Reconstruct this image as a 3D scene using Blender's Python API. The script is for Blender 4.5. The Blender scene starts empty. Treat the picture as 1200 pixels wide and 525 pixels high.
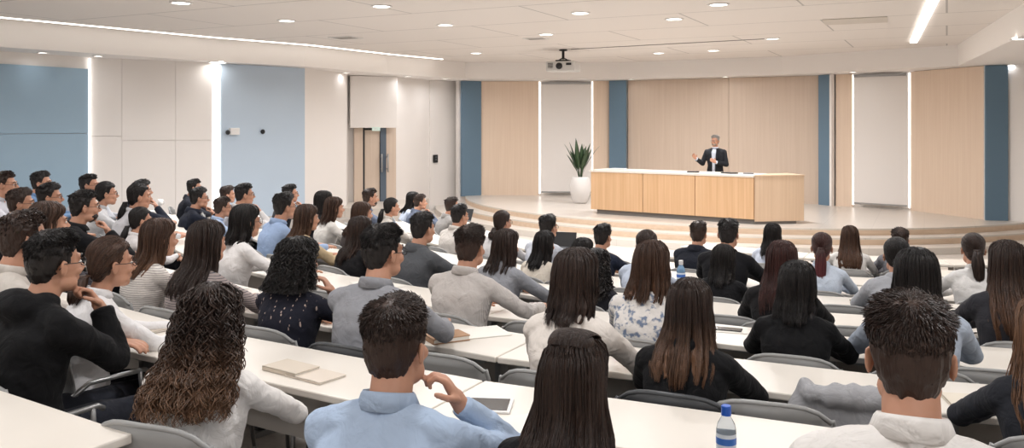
import bpy, math, random
import numpy as np
from mathutils import Vector, Matrix, noise
PI = math.pi
sc = bpy.context.scene
COL = sc.collection

# ------------------------------------------------------------------ camera, world, exposure
cam_d = bpy.data.cameras.new('camera'); cam = bpy.data.objects.new('camera', cam_d); COL.objects.link(cam)
cam_d.sensor_width = 36; cam_d.lens = 36 * 1000 / 1200          # focal length 1000 px of 1200
cam_d.shift_y = -(262.5 - 147) / 1200                            # level camera, horizon at y = 147
cam.location = (0, 0, 0); cam.rotation_euler = (PI / 2, 0, 0)
cam_d.clip_start = .05; cam_d.clip_end = 200
sc.camera = cam
w = bpy.data.worlds.new('world'); sc.world = w; w.use_nodes = True
w.node_tree.nodes['Background'].inputs[0].default_value = (1.0, .97, .94, 1)
w.node_tree.nodes['Background'].inputs[1].default_value = .9
sc.view_settings.view_transform = 'Standard'; sc.view_settings.look = 'None'
sc.view_settings.gamma = 1; sc.view_settings.use_curve_mapping = False
sc.view_settings.exposure = 0.0
AUD_W = 29.0        # each downlight over the audience
LAMP_W = 66.0       # each ceiling downlight
STRIP_E = 4.0       # light strips
ZC, ZS = 1.69, 1.25 # ceiling, soffit
ZST = -1.96         # stage floor
S = (6.0, 15.0)     # centre of the curved seating
FL = {k: -1.72 - .09 * (k - 1) for k in range(-3, 8)}; FL[8] = -2.31; FL[9] = -2.34
RP = {k: 13.95 - 1.05 * (k - 1) for k in range(-3, 10)}; RP[0] += .15
ZF = -2.34

# ------------------------------------------------------------------ materials
def lin(c):
    return tuple(((v / 255) / 12.92 if v / 255 <= .04045 else ((v / 255 + .055) / 1.055) ** 2.4) for v in c)
MATS = {}
def mat(name, rgb, rough=.6, metal=0, spec=.5, noise_s=0, noise_a=.08, bump=0, bump_s=60, trans=0, alpha=1, sheen=0, coat=0, subs=0):
    if name in MATS: return MATS[name]
    m = bpy.data.materials.new(name); m.use_nodes = True; N = m.node_tree.nodes; L = m.node_tree.links
    b = N['Principled BSDF']; c = lin(rgb)
    b.inputs['Base Color'].default_value = (*c, 1); b.inputs['Roughness'].default_value = rough
    b.inputs['Metallic'].default_value = metal; b.inputs['Specular IOR Level'].default_value = spec
    b.inputs['Transmission Weight'].default_value = trans; b.inputs['Alpha'].default_value = alpha
    b.inputs['Sheen Weight'].default_value = sheen; b.inputs['Coat Weight'].default_value = coat
    if subs:
        b.inputs['Subsurface Weight'].default_value = subs; b.inputs['Subsurface Radius'].default_value = (.02, .008, .004)
        b.inputs['Subsurface Scale'].default_value = .5
    tc = N.new('ShaderNodeTexCoord')
    if noise_s:
        n = N.new('ShaderNodeTexNoise'); n.inputs['Scale'].default_value = noise_s; n.inputs['Detail'].default_value = 4
        L.new(tc.outputs['Object'], n.inputs['Vector'])
        r = N.new('ShaderNodeValToRGB'); r.color_ramp.elements[0].position = .3; r.color_ramp.elements[1].position = .7
        r.color_ramp.elements[0].color = (*[v * (1 - noise_a) for v in c], 1); r.color_ramp.elements[1].color = (*[min(1, v * (1 + noise_a)) for v in c], 1)
        L.new(n.outputs[0], r.inputs[0]); L.new(r.outputs[0], b.inputs['Base Color'])
    if bump:
        n = N.new('ShaderNodeTexNoise'); n.inputs['Scale'].default_value = bump_s; n.inputs['Detail'].default_value = 3
        L.new(tc.outputs['Object'], n.inputs['Vector'])
        bp = N.new('ShaderNodeBump'); bp.inputs['Strength'].default_value = bump; bp.inputs['Distance'].default_value = .01
        L.new(n.outputs[0], bp.inputs['Height']); L.new(bp.outputs[0], b.inputs['Normal'])
    MATS[name] = m; return m
def emis(name, rgb, e):
    m = bpy.data.materials.new(name); m.use_nodes = True; b = m.node_tree.nodes['Principled BSDF']
    b.inputs['Base Color'].default_value = (.8, .8, .8, 1)
    b.inputs['Emission Color'].default_value = (*lin(rgb), 1); b.inputs['Emission Strength'].default_value = e
    MATS[name] = m; return m
def wood(name, c1, c2, scale=1.0, rough=.45, axis='Z'):
    """veneer with fine upright grain: noise stretched along one axis"""
    m = bpy.data.materials.new(name); m.use_nodes = True; N = m.node_tree.nodes; L = m.node_tree.links; b = N['Principled BSDF']
    tc = N.new('ShaderNodeTexCoord'); mp = N.new('ShaderNodeMapping')
    s = [26 * scale] * 3; s['XYZ'.index(axis)] = .5 * scale; mp.inputs['Scale'].default_value = s
    n = N.new('ShaderNodeTexNoise'); n.inputs['Scale'].default_value = 1; n.inputs['Detail'].default_value = 6; n.inputs['Roughness'].default_value = .65
    r = N.new('ShaderNodeValToRGB'); r.color_ramp.elements[0].position = .32; r.color_ramp.elements[1].position = .68
    r.color_ramp.elements[0].color = (*lin(c1), 1); r.color_ramp.elements[1].color = (*lin(c2), 1)
    L.new(tc.outputs['Object'], mp.inputs[0]); L.new(mp.outputs[0], n.inputs['Vector']); L.new(n.outputs[0], r.inputs[0]); L.new(r.outputs[0], b.inputs['Base Color'])
    b.inputs['Roughness'].default_value = rough; MATS[name] = m; return m
def fabric(name, rgb, pat=None, rgb2=(90, 95, 110), rough=.85, sc_=1.0):
    """cloth: fine weave bump plus an optional woven or printed pattern"""
    if name in MATS: return MATS[name]
    m = bpy.data.materials.new(name); m.use_nodes = True; N = m.node_tree.nodes; L = m.node_tree.links; b = N['Principled BSDF']
    b.inputs['Roughness'].default_value = rough; b.inputs['Specular IOR Level'].default_value = .2; b.inputs['Sheen Weight'].default_value = .03
    tc = N.new('ShaderNodeTexCoord'); c = lin(rgb); c2 = lin(rgb2)
    n = N.new('ShaderNodeTexNoise'); n.inputs['Scale'].default_value = 9; n.inputs['Detail'].default_value = 5; L.new(tc.outputs['Object'], n.inputs['Vector'])
    r = N.new('ShaderNodeValToRGB'); r.color_ramp.elements[0].position = .3; r.color_ramp.elements[1].position = .7
    r.color_ramp.elements[0].color = (*[v * .94 for v in c], 1); r.color_ramp.elements[1].color = (*[min(1, v * 1.05) for v in c], 1)
    L.new(n.outputs[0], r.inputs[0]); out = r.outputs[0]
    def mixin(fac, col):
        nonlocal out
        mx = N.new('ShaderNodeMix'); mx.data_type = 'RGBA'; L.new(fac, mx.inputs['Factor']); L.new(out, mx.inputs['A'])
        mx.inputs['B'].default_value = (*col, 1); out = mx.outputs['Result']
    def ramp(src, a, z):
        q = N.new('ShaderNodeValToRGB'); q.color_ramp.elements[0].position = a; q.color_ramp.elements[1].position = z; L.new(src, q.inputs[0]); return q.outputs[0]
    def wave(direction, scale, a, z, dist=.3):
        wv = N.new('ShaderNodeTexWave'); wv.bands_direction = direction; wv.inputs['Scale'].default_value = scale; wv.inputs['Distortion'].default_value = dist
        L.new(tc.outputs['Object'], wv.inputs['Vector']); return ramp(wv.outputs['Fac'], a, z)
    if pat == 'check': mixin(wave('X', 72 * sc_, .6, .95), c2); mixin(wave('Z', 72 * sc_, .6, .95), c2)
    if pat == 'stripe': mixin(wave('X', 13 * sc_, .7, .86, 1.0), c2)
    if pat == 'hstripe': mixin(wave('Z', 24 * sc_, .8, .95, 1.5), c2)
    if pat == 'floral':
        v = N.new('ShaderNodeTexNoise'); v.inputs['Scale'].default_value = 34; v.inputs['Detail'].default_value = 6; L.new(tc.outputs['Object'], v.inputs['Vector'])
        mixin(ramp(v.outputs[0], .52, .62), c2)
    if pat == 'sequin':
        v = N.new('ShaderNodeTexVoronoi'); v.inputs['Scale'].default_value = 70; mp = N.new('ShaderNodeMapping'); mp.inputs['Scale'].default_value = (1, 1, .35)
        L.new(tc.outputs['Object'], mp.inputs[0]); L.new(mp.outputs[0], v.inputs['Vector'])
        ml = N.new('ShaderNodeMath'); ml.operation = 'MULTIPLY'
        lt = N.new('ShaderNodeMath'); lt.operation = 'LESS_THAN'; lt.inputs[1].default_value = .32; L.new(v.outputs['Distance'], lt.inputs[0])
        L.new(lt.outputs[0], ml.inputs[0]); L.new(wave('X', 6, .8, .93, 2.0), ml.inputs[1]); mixin(ml.outputs[0], c2)
    L.new(out, b.inputs['Base Color'])
    n2 = N.new('ShaderNodeTexNoise'); n2.inputs['Scale'].default_value = 14; n2.inputs['Detail'].default_value = 3; n2.inputs['Distortion'].default_value = .8
    L.new(tc.outputs['Object'], n2.inputs['Vector'])
    bp = N.new('ShaderNodeBump'); bp.inputs['Strength'].default_value = .55; bp.inputs['Distance'].default_value = .025; L.new(n2.outputs[0], bp.inputs['Height']); L.new(bp.outputs[0], b.inputs['Normal'])
    MATS[name] = m; return m
def hairmat(name, rgb, tip=None, z0=0.0, z1=-.25):
    """hair: each strand its own tone; optional dyed lighter ends"""
    if name in MATS: return MATS[name]
    m = bpy.data.materials.new(name); m.use_nodes = True; N = m.node_tree.nodes; L = m.node_tree.links; b = N['Principled BSDF']
    c = lin(rgb); g = N.new('ShaderNodeNewGeometry'); r = N.new('ShaderNodeValToRGB')
    r.color_ramp.elements[0].color = (*[v * .55 for v in c], 1); r.color_ramp.elements[1].color = (*[v * 1.6 for v in c], 1)
    L.new(g.outputs['Random Per Island'], r.inputs[0]); out = r.outputs[0]
    tc = N.new('ShaderNodeTexCoord')
    if tip:
        t = lin(tip); r2 = N.new('ShaderNodeValToRGB'); r2.color_ramp.elements[0].color = (*[v * .6 for v in t], 1); r2.color_ramp.elements[1].color = (*[min(1, v * 1.4) for v in t], 1)
        L.new(g.outputs['Random Per Island'], r2.inputs[0])
        sp = N.new('ShaderNodeSeparateXYZ'); L.new(tc.outputs['Object'], sp.inputs[0])
        mr = N.new('ShaderNodeMapRange'); mr.inputs[1].default_value = z0; mr.inputs[2].default_value = z1; L.new(sp.outputs['Z'], mr.inputs[0])
        mx = N.new('ShaderNodeMix'); mx.data_type = 'RGBA'; L.new(mr.outputs[0], mx.inputs['Factor']); L.new(out, mx.inputs['A']); L.new(r2.outputs[0], mx.inputs['B']); out = mx.outputs['Result']
    L.new(out, b.inputs['Base Color']); b.inputs['Roughness'].default_value = .42; b.inputs['Specular IOR Level'].default_value = .35
    mp = N.new('ShaderNodeMapping'); mp.inputs['Scale'].default_value = (90, 90, 6); n = N.new('ShaderNodeTexNoise'); n.inputs['Scale'].default_value = 1
    L.new(tc.outputs['Object'], mp.inputs[0]); L.new(mp.outputs[0], n.inputs['Vector'])
    bp = N.new('ShaderNodeBump'); bp.inputs['Strength'].default_value = .5; bp.inputs['Distance'].default_value = .01; L.new(n.outputs[0], bp.inputs['Height']); L.new(bp.outputs[0], b.inputs['Normal'])
    MATS[name] = m; return m

M_WALL = mat('white paint', (238, 233, 229), .7, noise_s=.6, noise_a=.015)
M_CEIL = None
M_BLUE = mat('slate blue panel', (100, 126, 146), .6, noise_s=.8, noise_a=.03)
M_MBLUE = mat('mid blue panel', (150, 176, 196), .6, noise_s=.8, noise_a=.02)
M_LBLUE = mat('pale blue panel', (190, 206, 222), .6, noise_s=.8, noise_a=.02)
M_WOOD = wood('pale oak veneer', (224, 200, 178), (232, 210, 189), 1)
M_WOODB = wood('greige oak veneer', (204, 184, 166), (212, 193, 176), 1)
M_OAK = wood('honey oak veneer', (208, 166, 124), (224, 186, 146), .8)
M_OAKL = wood('light oak end veneer', (214, 184, 154), (228, 200, 172), .8)
M_RISER = wood('step riser veneer', (208, 182, 156), (220, 196, 172), .6, axis='X')
M_DESK = mat('ivory laminate', (232, 225, 215), .35, noise_s=3, noise_a=.015)
M_PANEL = mat('grey beige panel', (178, 172, 165), .6)
M_METAL = mat('satin grey metal', (165, 165, 165), .35, metal=.7)
M_DARK = mat('black plastic', (26, 26, 28), .5)
M_WHITE = mat('white plastic', (228, 226, 224), .4)
M_CHAIR = mat('grey moulded plastic', (150, 150, 149), .42)
M_CHAIRD = mat('charcoal moulded plastic', (66, 68, 71), .42)
M_WSTRIP = emis('wall light strip glow', (255, 251, 246), 2.2)
M_STRIP = emis('warm white light strip', (255, 250, 242), STRIP_E)
M_LAMP = emis('downlight diffuser', (255, 250, 240), 6)
M_SKIN = mat('skin', (192, 142, 116), .55, noise_s=14, noise_a=.06, subs=.08)
M_SKIN2 = mat('skin warm', (188, 136, 108), .5, noise_s=14, noise_a=.05, subs=.15)

def floor_mat():
    m = bpy.data.materials.new('light stone floor'); m.use_nodes = True; N = m.node_tree.nodes; L = m.node_tree.links; b = N['Principled BSDF']
    tc = N.new('ShaderNodeTexCoord'); mp = N.new('ShaderNodeMapping'); mp.inputs['Rotation'].default_value = (0, 0, .45)
    br = N.new('ShaderNodeTexBrick'); br.offset = 0; br.inputs['Scale'].default_value = 1; br.inputs['Brick Width'].default_value = .9; br.inputs['Row Height'].default_value = .9
    br.inputs['Mortar Size'].default_value = .004; c = lin((214, 206, 197))
    br.inputs['Color1'].default_value = (*c, 1); br.inputs['Color2'].default_value = (*[v * .96 for v in c], 1); br.inputs['Mortar'].default_value = (*[v * .8 for v in c], 1)
    L.new(tc.outputs['Object'], mp.inputs[0]); L.new(mp.outputs[0], br.inputs['Vector']); L.new(br.outputs[0], b.inputs['Base Color'])
    b.inputs['Roughness'].default_value = .3; return m
M_FLOOR = floor_mat()
M_TIER = mat('grey beige tier carpet', (176, 169, 162), .9, noise_s=40, noise_a=.08)
def ceil_mat():
    m = bpy.data.materials.new('ceiling tile'); m.use_nodes = True; N = m.node_tree.nodes; L = m.node_tree.links; b = N['Principled BSDF']
    tc = N.new('ShaderNodeTexCoord'); mp = N.new('ShaderNodeMapping'); mp.inputs['Rotation'].default_value = (0, 0, math.radians(27))
    br = N.new('ShaderNodeTexBrick'); br.offset = .5; br.inputs['Scale'].default_value = 1; br.inputs['Brick Width'].default_value = 3.6; br.inputs['Row Height'].default_value = 1.8
    br.inputs['Mortar Size'].default_value = .016; br.inputs['Mortar Smooth'].default_value = .3; c = lin((230, 223, 217))
    br.inputs['Color1'].default_value = (*c, 1); br.inputs['Color2'].default_value = (*[v * .985 for v in c], 1); br.inputs['Mortar'].default_value = (*[v * .6 for v in c], 1)
    L.new(tc.outputs['Object'], mp.inputs[0]); L.new(mp.outputs[0], br.inputs['Vector']); L.new(br.outputs[0], b.inputs['Base Color'])
    b.inputs['Roughness'].default_value = .8; return m
M_CEIL = ceil_mat()

# ------------------------------------------------------------------ mesh helpers
class MB:
    """collects shapes; build() links them as ONE mesh object"""
    def __init__(self): self.v = []; self.f = []; self.mi = []
    def add(self, V, F, mi=0):
        o = len(self.v); self.v += [tuple(p) for p in V]; self.f += [tuple(i + o for i in q) for q in F]; self.mi += [mi] * len(F); return self
    def box(self, c, s, rz=0, mi=0, rx=0, ry=0):
        R = Matrix.Rotation(rz, 3, 'Z') @ Matrix.Rotation(ry, 3, 'Y') @ Matrix.Rotation(rx, 3, 'X')
        V = [Vector(c) + R @ Vector((x * s[0] / 2, y * s[1] / 2, z * s[2] / 2)) for x in (-1, 1) for y in (-1, 1) for z in (-1, 1)]
        return self.add(V, [(0, 1, 3, 2), (4, 6, 7, 5), (0, 4, 5, 1), (2, 3, 7, 6), (0, 2, 6, 4), (1, 5, 7, 3)], mi)
    def prism(self, poly, z0, z1, mi=0):
        n = len(poly)
        a = sum(poly[i][0] * poly[(i + 1) % n][1] - poly[(i + 1) % n][0] * poly[i][1] for i in range(n))
        if a < 0: poly = poly[::-1]
        V = [(x, y, z0) for x, y in poly] + [(x, y, z1) for x, y in poly]
        F = [tuple(range(n))[::-1], tuple(range(n, 2 * n))] + [(i, (i + 1) % n, n + (i + 1) % n, n + i) for i in range(n)]
        return self.add(V, F, mi)
    def ell(self, c, r, rot=None, seg=16, rings=10, mi=0):
        V = [(0, 0, 1)]; F = []
        for i in range(1, rings):
            t = PI * i / rings
            for j in range(seg): p = 2 * PI * j / seg; V.append((math.sin(t) * math.cos(p), math.sin(t) * math.sin(p), math.cos(t)))
        V.append((0, 0, -1)); last = len(V) - 1
        for j in range(seg):
            F.append((0, 1 + j, 1 + (j + 1) % seg)); b = 1 + (rings - 2) * seg; F.append((last, b + (j + 1) % seg, b + j))
            for i in range(rings - 2): a = 1 + i * seg; F.append((a + j, a + seg + j, a + seg + (j + 1) % seg, a + (j + 1) % seg))
        R = rot or Matrix.Identity(3)
        return self.add([Vector(c) + R @ Vector((x * r[0], y * r[1], z * r[2])) for x, y, z in V], F, mi)
    def tube(self, pts, rad, seg=8, cap=True, flat=1.0, up=None, mi=0):
        P = [Vector(p) for p in pts]; n = len(P)
        if not hasattr(rad, '__len__'): rad = [rad] * n
        V = []; F = []; side = None
        for i in range(n):
            d = (P[min(n - 1, i + 1)] - P[max(0, i - 1)]).normalized()
            if side is None:
                h = Vector(up) if up else (Vector((0, 0, 1)) if abs(d.z) < .9 else Vector((1, 0, 0)))
                side = d.cross(h).normalized()
            side = (side - d * side.dot(d)).normalized(); nn = side.cross(d)
            for j in range(seg):
                a = 2 * PI * j / seg; V.append(P[i] + side * math.cos(a) * rad[i] + nn * math.sin(a) * rad[i] * flat)
        for i in range(n - 1):
            for j in range(seg): a = i * seg + j; b = i * seg + (j + 1) % seg; F.append((a, b, b + seg, a + seg))
        if cap: F.append(tuple(range(seg))[::-1]); F.append(tuple(range((n - 1) * seg, n * seg)))
        return self.add(V, F, mi)
    def limb(self, pts, rad, seg=14):
        """tapered limb with round joints, for the voxel union"""
        self.tube(pts, rad, seg)
        for p, r in zip(pts, rad): self.ell(p, (r, r, r), seg=12, rings=8)
        return self
    def lathe(self, prof, seg=24, c=(0, 0, 0), mi=0, capped=True):
        V = [(c[0] + r * math.cos(2 * PI * j / seg), c[1] + r * math.sin(2 * PI * j / seg), c[2] + z) for r, z in prof for j in range(seg)]
        F = []
        for i in range(len(prof) - 1):
            for j in range(seg): a = i * seg + j; b = i * seg + (j + 1) % seg; F.append((a, b, b + seg, a + seg))
        if capped: F.append(tuple(range(seg))[::-1]); F.append(tuple(range((len(prof) - 1) * seg, len(prof) * seg)))
        return self.add(V, F, mi)
    def loft(self, rings, cap=True, mi=0):
        n = len(rings[0]); V = [p for r in rings for p in r]; F = []
        for i in range(len(rings) - 1):
            for j in range(n): a = i * n + j; b = i * n + (j + 1) % n; F.append((a, b, b + n, a + n))
        if cap: F.append(tuple(range(n))[::-1]); F.append(tuple(range((len(rings) - 1) * n, len(rings) * n)))
        return self.add(V, F, mi)
    def mesh(self, name, mats, smooth=False):
        me = bpy.data.meshes.new(name); me.from_pydata(self.v, [], self.f); me.update()
        if not isinstance(mats, (list, tuple)): mats = [mats]
        for m in mats: me.materials.append(m)
        if any(self.mi): me.polygons.foreach_set('material_index', self.mi)
        if smooth: me.polygons.foreach_set('use_smooth', [True] * len(me.polygons))
        return me
    def build(self, name, mats, parent=None, smooth=False, bevel=0, loc=None, rz=None):
        o = bpy.data.objects.new(name, self.mesh(name, mats, smooth)); COL.objects.link(o)
        if parent: o.parent = parent
        if loc: o.location = loc
        if rz is not None: o.rotation_euler.z = rz
        if bevel:
            b = o.modifiers.new('bevel', 'BEVEL'); b.width = bevel; b.segments = 2; b.limit_method = 'ANGLE'
        return o
def tag(o, label=None, cat=None, group=None, kind=None):
    if label: o['label'] = label
    if cat: o['category'] = cat
    if group: o['group'] = group
    if kind: o['kind'] = kind
    return o
def empty(name, loc=(0, 0, 0), rz=0, scale=1):
    o = bpy.data.objects.new(name, None); COL.objects.link(o); o.location = loc; o.rotation_euler.z = rz; o.scale = (scale,) * 3
    o.empty_display_size = .1; return o
def link_mesh(name, me, parent=None, mats=None, loc=None, rot=None):
    """an object on shared mesh data, materials per object"""
    o = bpy.data.objects.new(name, me); COL.objects.link(o)
    if parent: o.parent = parent
    if loc: o.location = loc
    if rot: o.rotation_euler = rot
    if mats:
        if not isinstance(mats, (list, tuple)): mats = [mats]
        for i, m in enumerate(mats): o.material_slots[i].link = 'OBJECT'; o.material_slots[i].material = m
    return o
def remesh(mb, voxel, smooth=3, disp=None, m=None):
    """union of overlapping closed shapes into one continuous surface"""
    me = mb.mesh('tmp', M_WALL); o = bpy.data.objects.new('tmp', me); COL.objects.link(o)
    r = o.modifiers.new('r', 'REMESH'); r.mode = 'VOXEL'; r.voxel_size = voxel
    s = o.modifiers.new('s', 'SMOOTH'); s.factor = .5; s.iterations = smooth
    dg = bpy.context.evaluated_depsgraph_get(); out = bpy.data.meshes.new_from_object(o.evaluated_get(dg))
    bpy.data.objects.remove(o); bpy.data.meshes.remove(me)
    if disp:
        n = len(out.vertices); co = np.empty(n * 3, 'f'); out.vertices.foreach_get('co', co); no = np.empty(n * 3, 'f')
        out.vertices.foreach_get('normal', no); co = co.reshape(-1, 3); no = no.reshape(-1, 3)
        d = np.array([disp(Vector(c)) for c in co.tolist()], 'f'); co += no * d[:, None]
        out.vertices.foreach_set('co', co.ravel())
    out.polygons.foreach_set('use_smooth', [True] * len(out.polygons))
    out.materials.clear(); out.materials.append(m or M_WALL); out.update(); return out
def ray(x, d, z=0): return ((x - 600) / 1000 * d, d, z)
def on_plane(x, y, z):
    d = -z * 1000 / (y - 147); return ((x - 600) / 1000 * d, d, z)
def pol(R, th): return (S[0] - R * math.sin(th), S[1] - R * math.cos(th))   # th > 0: to the left of the seating's axis
def face_to(x, y): return -math.atan2(S[0] - x, S[1] - y)                    # rotation that turns +Y towards S

# ------------------------------------------------------------------ room shell
tier = MB()
ths = [math.radians(a) for a in range(-62, 112, 4)]
for k in range(-3, 10):
    r0, r1 = RP[k] - .75, RP[k] + .3
    if k == -3: r1 += 3
    if k == 9: r0 = 4.7
    pts = [pol(r1, t) for t in ths] + [pol(r0, t) for t in ths[::-1]]
    for i in range(len(ths) - 1):
        q = [pol(r1, ths[i]), pol(r1, ths[i + 1]), pol(r0, ths[i + 1]), pol(r0, ths[i])]
        tier.prism(q, -2.6, FL[k])
tag(tier.build('floor_tiers', M_TIER), 'curved stepped tiers carrying the rows of desks', kind='structure')
fl = MB(); fl.box((0, 9, -2.45), (34, 34, .21)); tag(fl.build('floor', M_FLOOR), 'pale stone floor before the stage', kind='structure')
# stage: segmental platform with two steps wrapped around it
def stage_arc(r, n=40):
    c = (6.5, 24); return [(c[0] + r * math.cos(a), c[1] + r * math.sin(a)) for a in [math.radians(183 + i * (345 - 183) / n) for i in range(n + 1)]]
def stage_slab(name, r, z0, z1, label):
    a = stage_arc(r); poly = a + [(14.5, 27), (-1.6, 27)]
    mb = MB(); mb.prism(poly, z0, z1 - .03, 0); mb.prism([(x, y) for x, y in a] + [(14.5, 27), (-1.6, 27)], z1 - .03, z1, 1)
    return tag(mb.build(name, [M_FLOOR if 'lower' in label else M_RISER, M_FLOOR]), label, kind='structure')
stage_slab('stage', 7.8, -2.5, ZST, 'raised stage floor behind the long counter')
stage_slab('stage_step', 8.18, -2.5, -2.09, 'upper curved step with oak riser around the stage')
stage_slab('stage_step', 8.62, -2.5, -2.22, 'lower curved step around the stage')
lan = MB(); lan.prism([(-4.3, 22), (-4.1, 19.9), (-2.6, 19.7), (-2.2, 22.6)], -2.5, -1.93); tag(lan.build('floor_landing', M_FLOOR), 'landing before the double door', kind='structure')
# walls: plan points, extruded away from the room
def slab(mb, p0, p1, z0, z1, th=.15, out=0.0, mi=0, u0=0, u1=1):
    """upright board from p0 to p1; its front lies `out` in front of the line, its body th thick behind"""
    a = Vector(p0).lerp(Vector(p1), u0); b = Vector(p0).lerp(Vector(p1), u1)
    d = (b - a).normalized(); n = Vector((d.y, -d.x))            # towards the room
    f0, f1 = a + n * out, b + n * out; g0, g1 = f0 - n * th, f1 - n * th
    return mb.prism([tuple(f0), tuple(f1), tuple(g1), tuple(g0)], z0, z1, mi)
def hit(x, p0, p1):
    """where the sight line of pixel column x meets the wall line"""
    u = (x - 600) / 1000; a = Vector(p0); d = Vector(p1) - a
    t = (u * a.y - a.x) / (d.x - u * d.y); return (a.x + d.x * t, a.y + d.y * t)
TN = [0]
def trim(mb, m, label, bevel=0):
    TN[0] += 1; return tag(mb.build('trim_%d' % TN[0], m, bevel=bevel), label, kind='structure')
PW = [(-12.3, -6), (-12.3, 8.2)] + [(x * 1.035, y * 1.035) for x, y in ((-7.5, 15.2), (-5.75, 16.45), (-4.35, 17.9), (-3.85, 19.8), (-4.0, 20.8), (-2.9, 21.2), (-2.2, 22.7), (-1.42, 23.7))] + [(-1.42, 23.8)]
DN = ((-4.14, 21.53), (-3.0, 21.94))
wl = MB()
for i in range(len(PW) - 1): slab(wl, PW[i], PW[i + 1], -2.5, 1.8, .2)
tag(wl.build('wall_left', M_WALL), 'white faceted wall on the left', kind='structure')
PB = [(-1.42, 23.7), (-.89, 24.0), (2.74, 23.8), (3.23, 23.6), (7.67, 21.2), (7.9, 20.8), (9.2, 19.7), (9.83, 17.7), (10.2, 17.6)]
wb = MB()
for i in range(len(PB) - 1): slab(wb, PB[i], PB[i + 1], -2.5, 1.8, .2, out=-.12)
tag(wb.build('wall_front', M_WALL), 'white wall behind the stage', kind='structure')
wr = MB()
PR = [(10.2, 17.6), (10.75, 16.9), (11.5, 12), (11.5, -6)]
for i in range(3): slab(wr, PR[i], PR[i + 1], -2.5, 1.8, .2)
tag(wr.build('wall_right', M_WALL), 'white wall on the right', kind='structure')
wbk = MB(); wbk.box((-.4, -6.1, -.35), (24, .2, 4.3)); tag(wbk.build('wall_back', M_WALL), 'white wall at the back of the hall', kind='structure')
# left wall panels
A0, A1 = hit(-60, PW[1], PW[2]), hit(102, PW[1], PW[2]); B0 = PW[1]
mb = MB(); slab(mb, B0, A1, -.14, 1.035, .05, .04); slab(mb, B0, A1, -2.4, -.147, .05, .04)
trim(mb, M_MBLUE, 'mid blue wall panel at far left with a level seam')
mb = MB(); s0, s1 = hit(105.5, PW[2], PW[3]), hit(248, PW[2], PW[3])
xs = [105.5, 142.6, 205.5, 248]
for i in range(3):
    q0, q1 = hit(xs[i] + .12, PW[2], PW[3]), hit(xs[i + 1] - .12, PW[2], PW[3]); zs = -.2 if i == 0 else -.29
    slab(mb, q0, q1, zs + .003, 1.25, .03, .02); slab(mb, q0, q1, -2.4, zs - .003, .03, .02)
trim(mb, M_WALL, 'white wall panels between two blue panels', .003)
mb = MB(); slab(mb, hit(258, PW[3], PW[4]), hit(356, PW[3], PW[4]), -2.4, 1.24, .05, .04); trim(mb, M_LBLUE, 'pale blue wall panel beside the bright light strip')
mb = MB(); slab(mb, hit(503, PW[8], PW[9]), hit(539, PW[8], PW[9]), -2.4, 1.24, .05, .04); trim(mb, M_WALL, 'white wall panel left of the first slate blue fin')
# door niche: upper flap panel and double door
DP0, DP1 = hit(408, *DN), hit(462.5, *DN)
def dh(x): return hit(x, *DN)
mb = MB(); slab(mb, DP0, DP1, -.06, 1.235, .08, .34); trim(mb, M_WALL, 'flat white panel above the double door', .01)
dr = MB(); slab(dr, dh(414), dh(424), -1.93, -.06, .1, .16); slab(dr, dh(451.5), dh(463), -1.93, -.06, .1, .12)
slab(dr, dh(426.5), dh(444), -1.93, -.12, .06, .10)
door = tag(dr.build('door_1', MATS['greige oak veneer']), 'oak double door in the niche of the left wall', kind='structure')
mb = MB(); slab(mb, dh(424), dh(426.3), -1.93, -.06, .1, .14); slab(mb, dh(426.3), dh(444), -.12, -.07, .08, .13); mb.build('door_frame', M_DARK, door)
mb = MB(); slab(mb, dh(444.5), dh(451.3), -1.93, -.06, .1, .15); mb.build('door_stile', mat('slate door stile', (84, 96, 110), .5), door)
for x in (446.5, 453.5):
    p = dh(x); mb = MB(); mb.tube([(p[0] + .06, p[1] - .24, -1.18), (p[0] + .06, p[1] - .24, -.72)], .018, 8)
    for z in (-1.1, -.8): mb.tube([(p[0] + .06, p[1] - .24, z), (p[0], p[1] - .1, z)], .01, 6)
    mb.build('door_handle', M_METAL, door, smooth=True)
# front wall: slate blue fins, oak panels, greige back panel
def front(x0, x1, p0, p1, m, label, z1=1.24, out=0.0, th=.1, seams=()):
    mb = MB(); xs = [x0, *seams, x1]
    for i in range(len(xs) - 1):
        slab(mb, hit(xs[i] + (.2 if i else 0), p0, p1), hit(xs[i + 1] - (.2 if i < len(xs) - 2 else 0), p0, p1), ZST - .01, z1, th, out)
    return trim(mb, m, label)
front(540.5, 563, PB[0], PB[1], M_BLUE, 'slate blue fin at the left end of the stage wall', out=.05)
front(563.5, 631, PB[1], PB[2], M_WOOD, 'pale oak panel left of the first white screen')
front(695.5, 715, PB[1], PB[2], M_WOOD, 'narrow pale oak panel right of the first white screen')
front(715.5, 735, PB[2], PB[3], M_BLUE, 'slate blue fin left of the wide oak back panel', out=.15)
front(736, 962, PB[3], PB[4], M_WOODB, 'wide ribbed oak panel behind the speaker', seams=(854,))
front(963, 976, PB[4], PB[5], M_BLUE, 'slate blue fin right of the wide oak back panel', out=.12)
front(976.5, 979, PB[4], PB[5], M_WALL, 'thin white edge beside the slate blue fin', out=.14)
front(979.5, 998.5, PB[5], PB[6], M_WOOD, 'narrow pale oak panel left of the second white screen')
front(1067.5, 1152.5, PB[6], PB[7], M_WOOD, 'pale oak panel right of the second white screen')
front(1154, 1180, PB[7], PB[8], M_BLUE, 'slate blue fin at the right end of the stage wall', out=.08)
mb = MB(); q = hit(1152.8, PB[6], PB[7]); slab(mb, q, (q[0] + .02, q[1] - .08), ZST, 1.24, .12); trim(mb, M_WALL, 'thin white edge beside the right slate blue fin')
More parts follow.
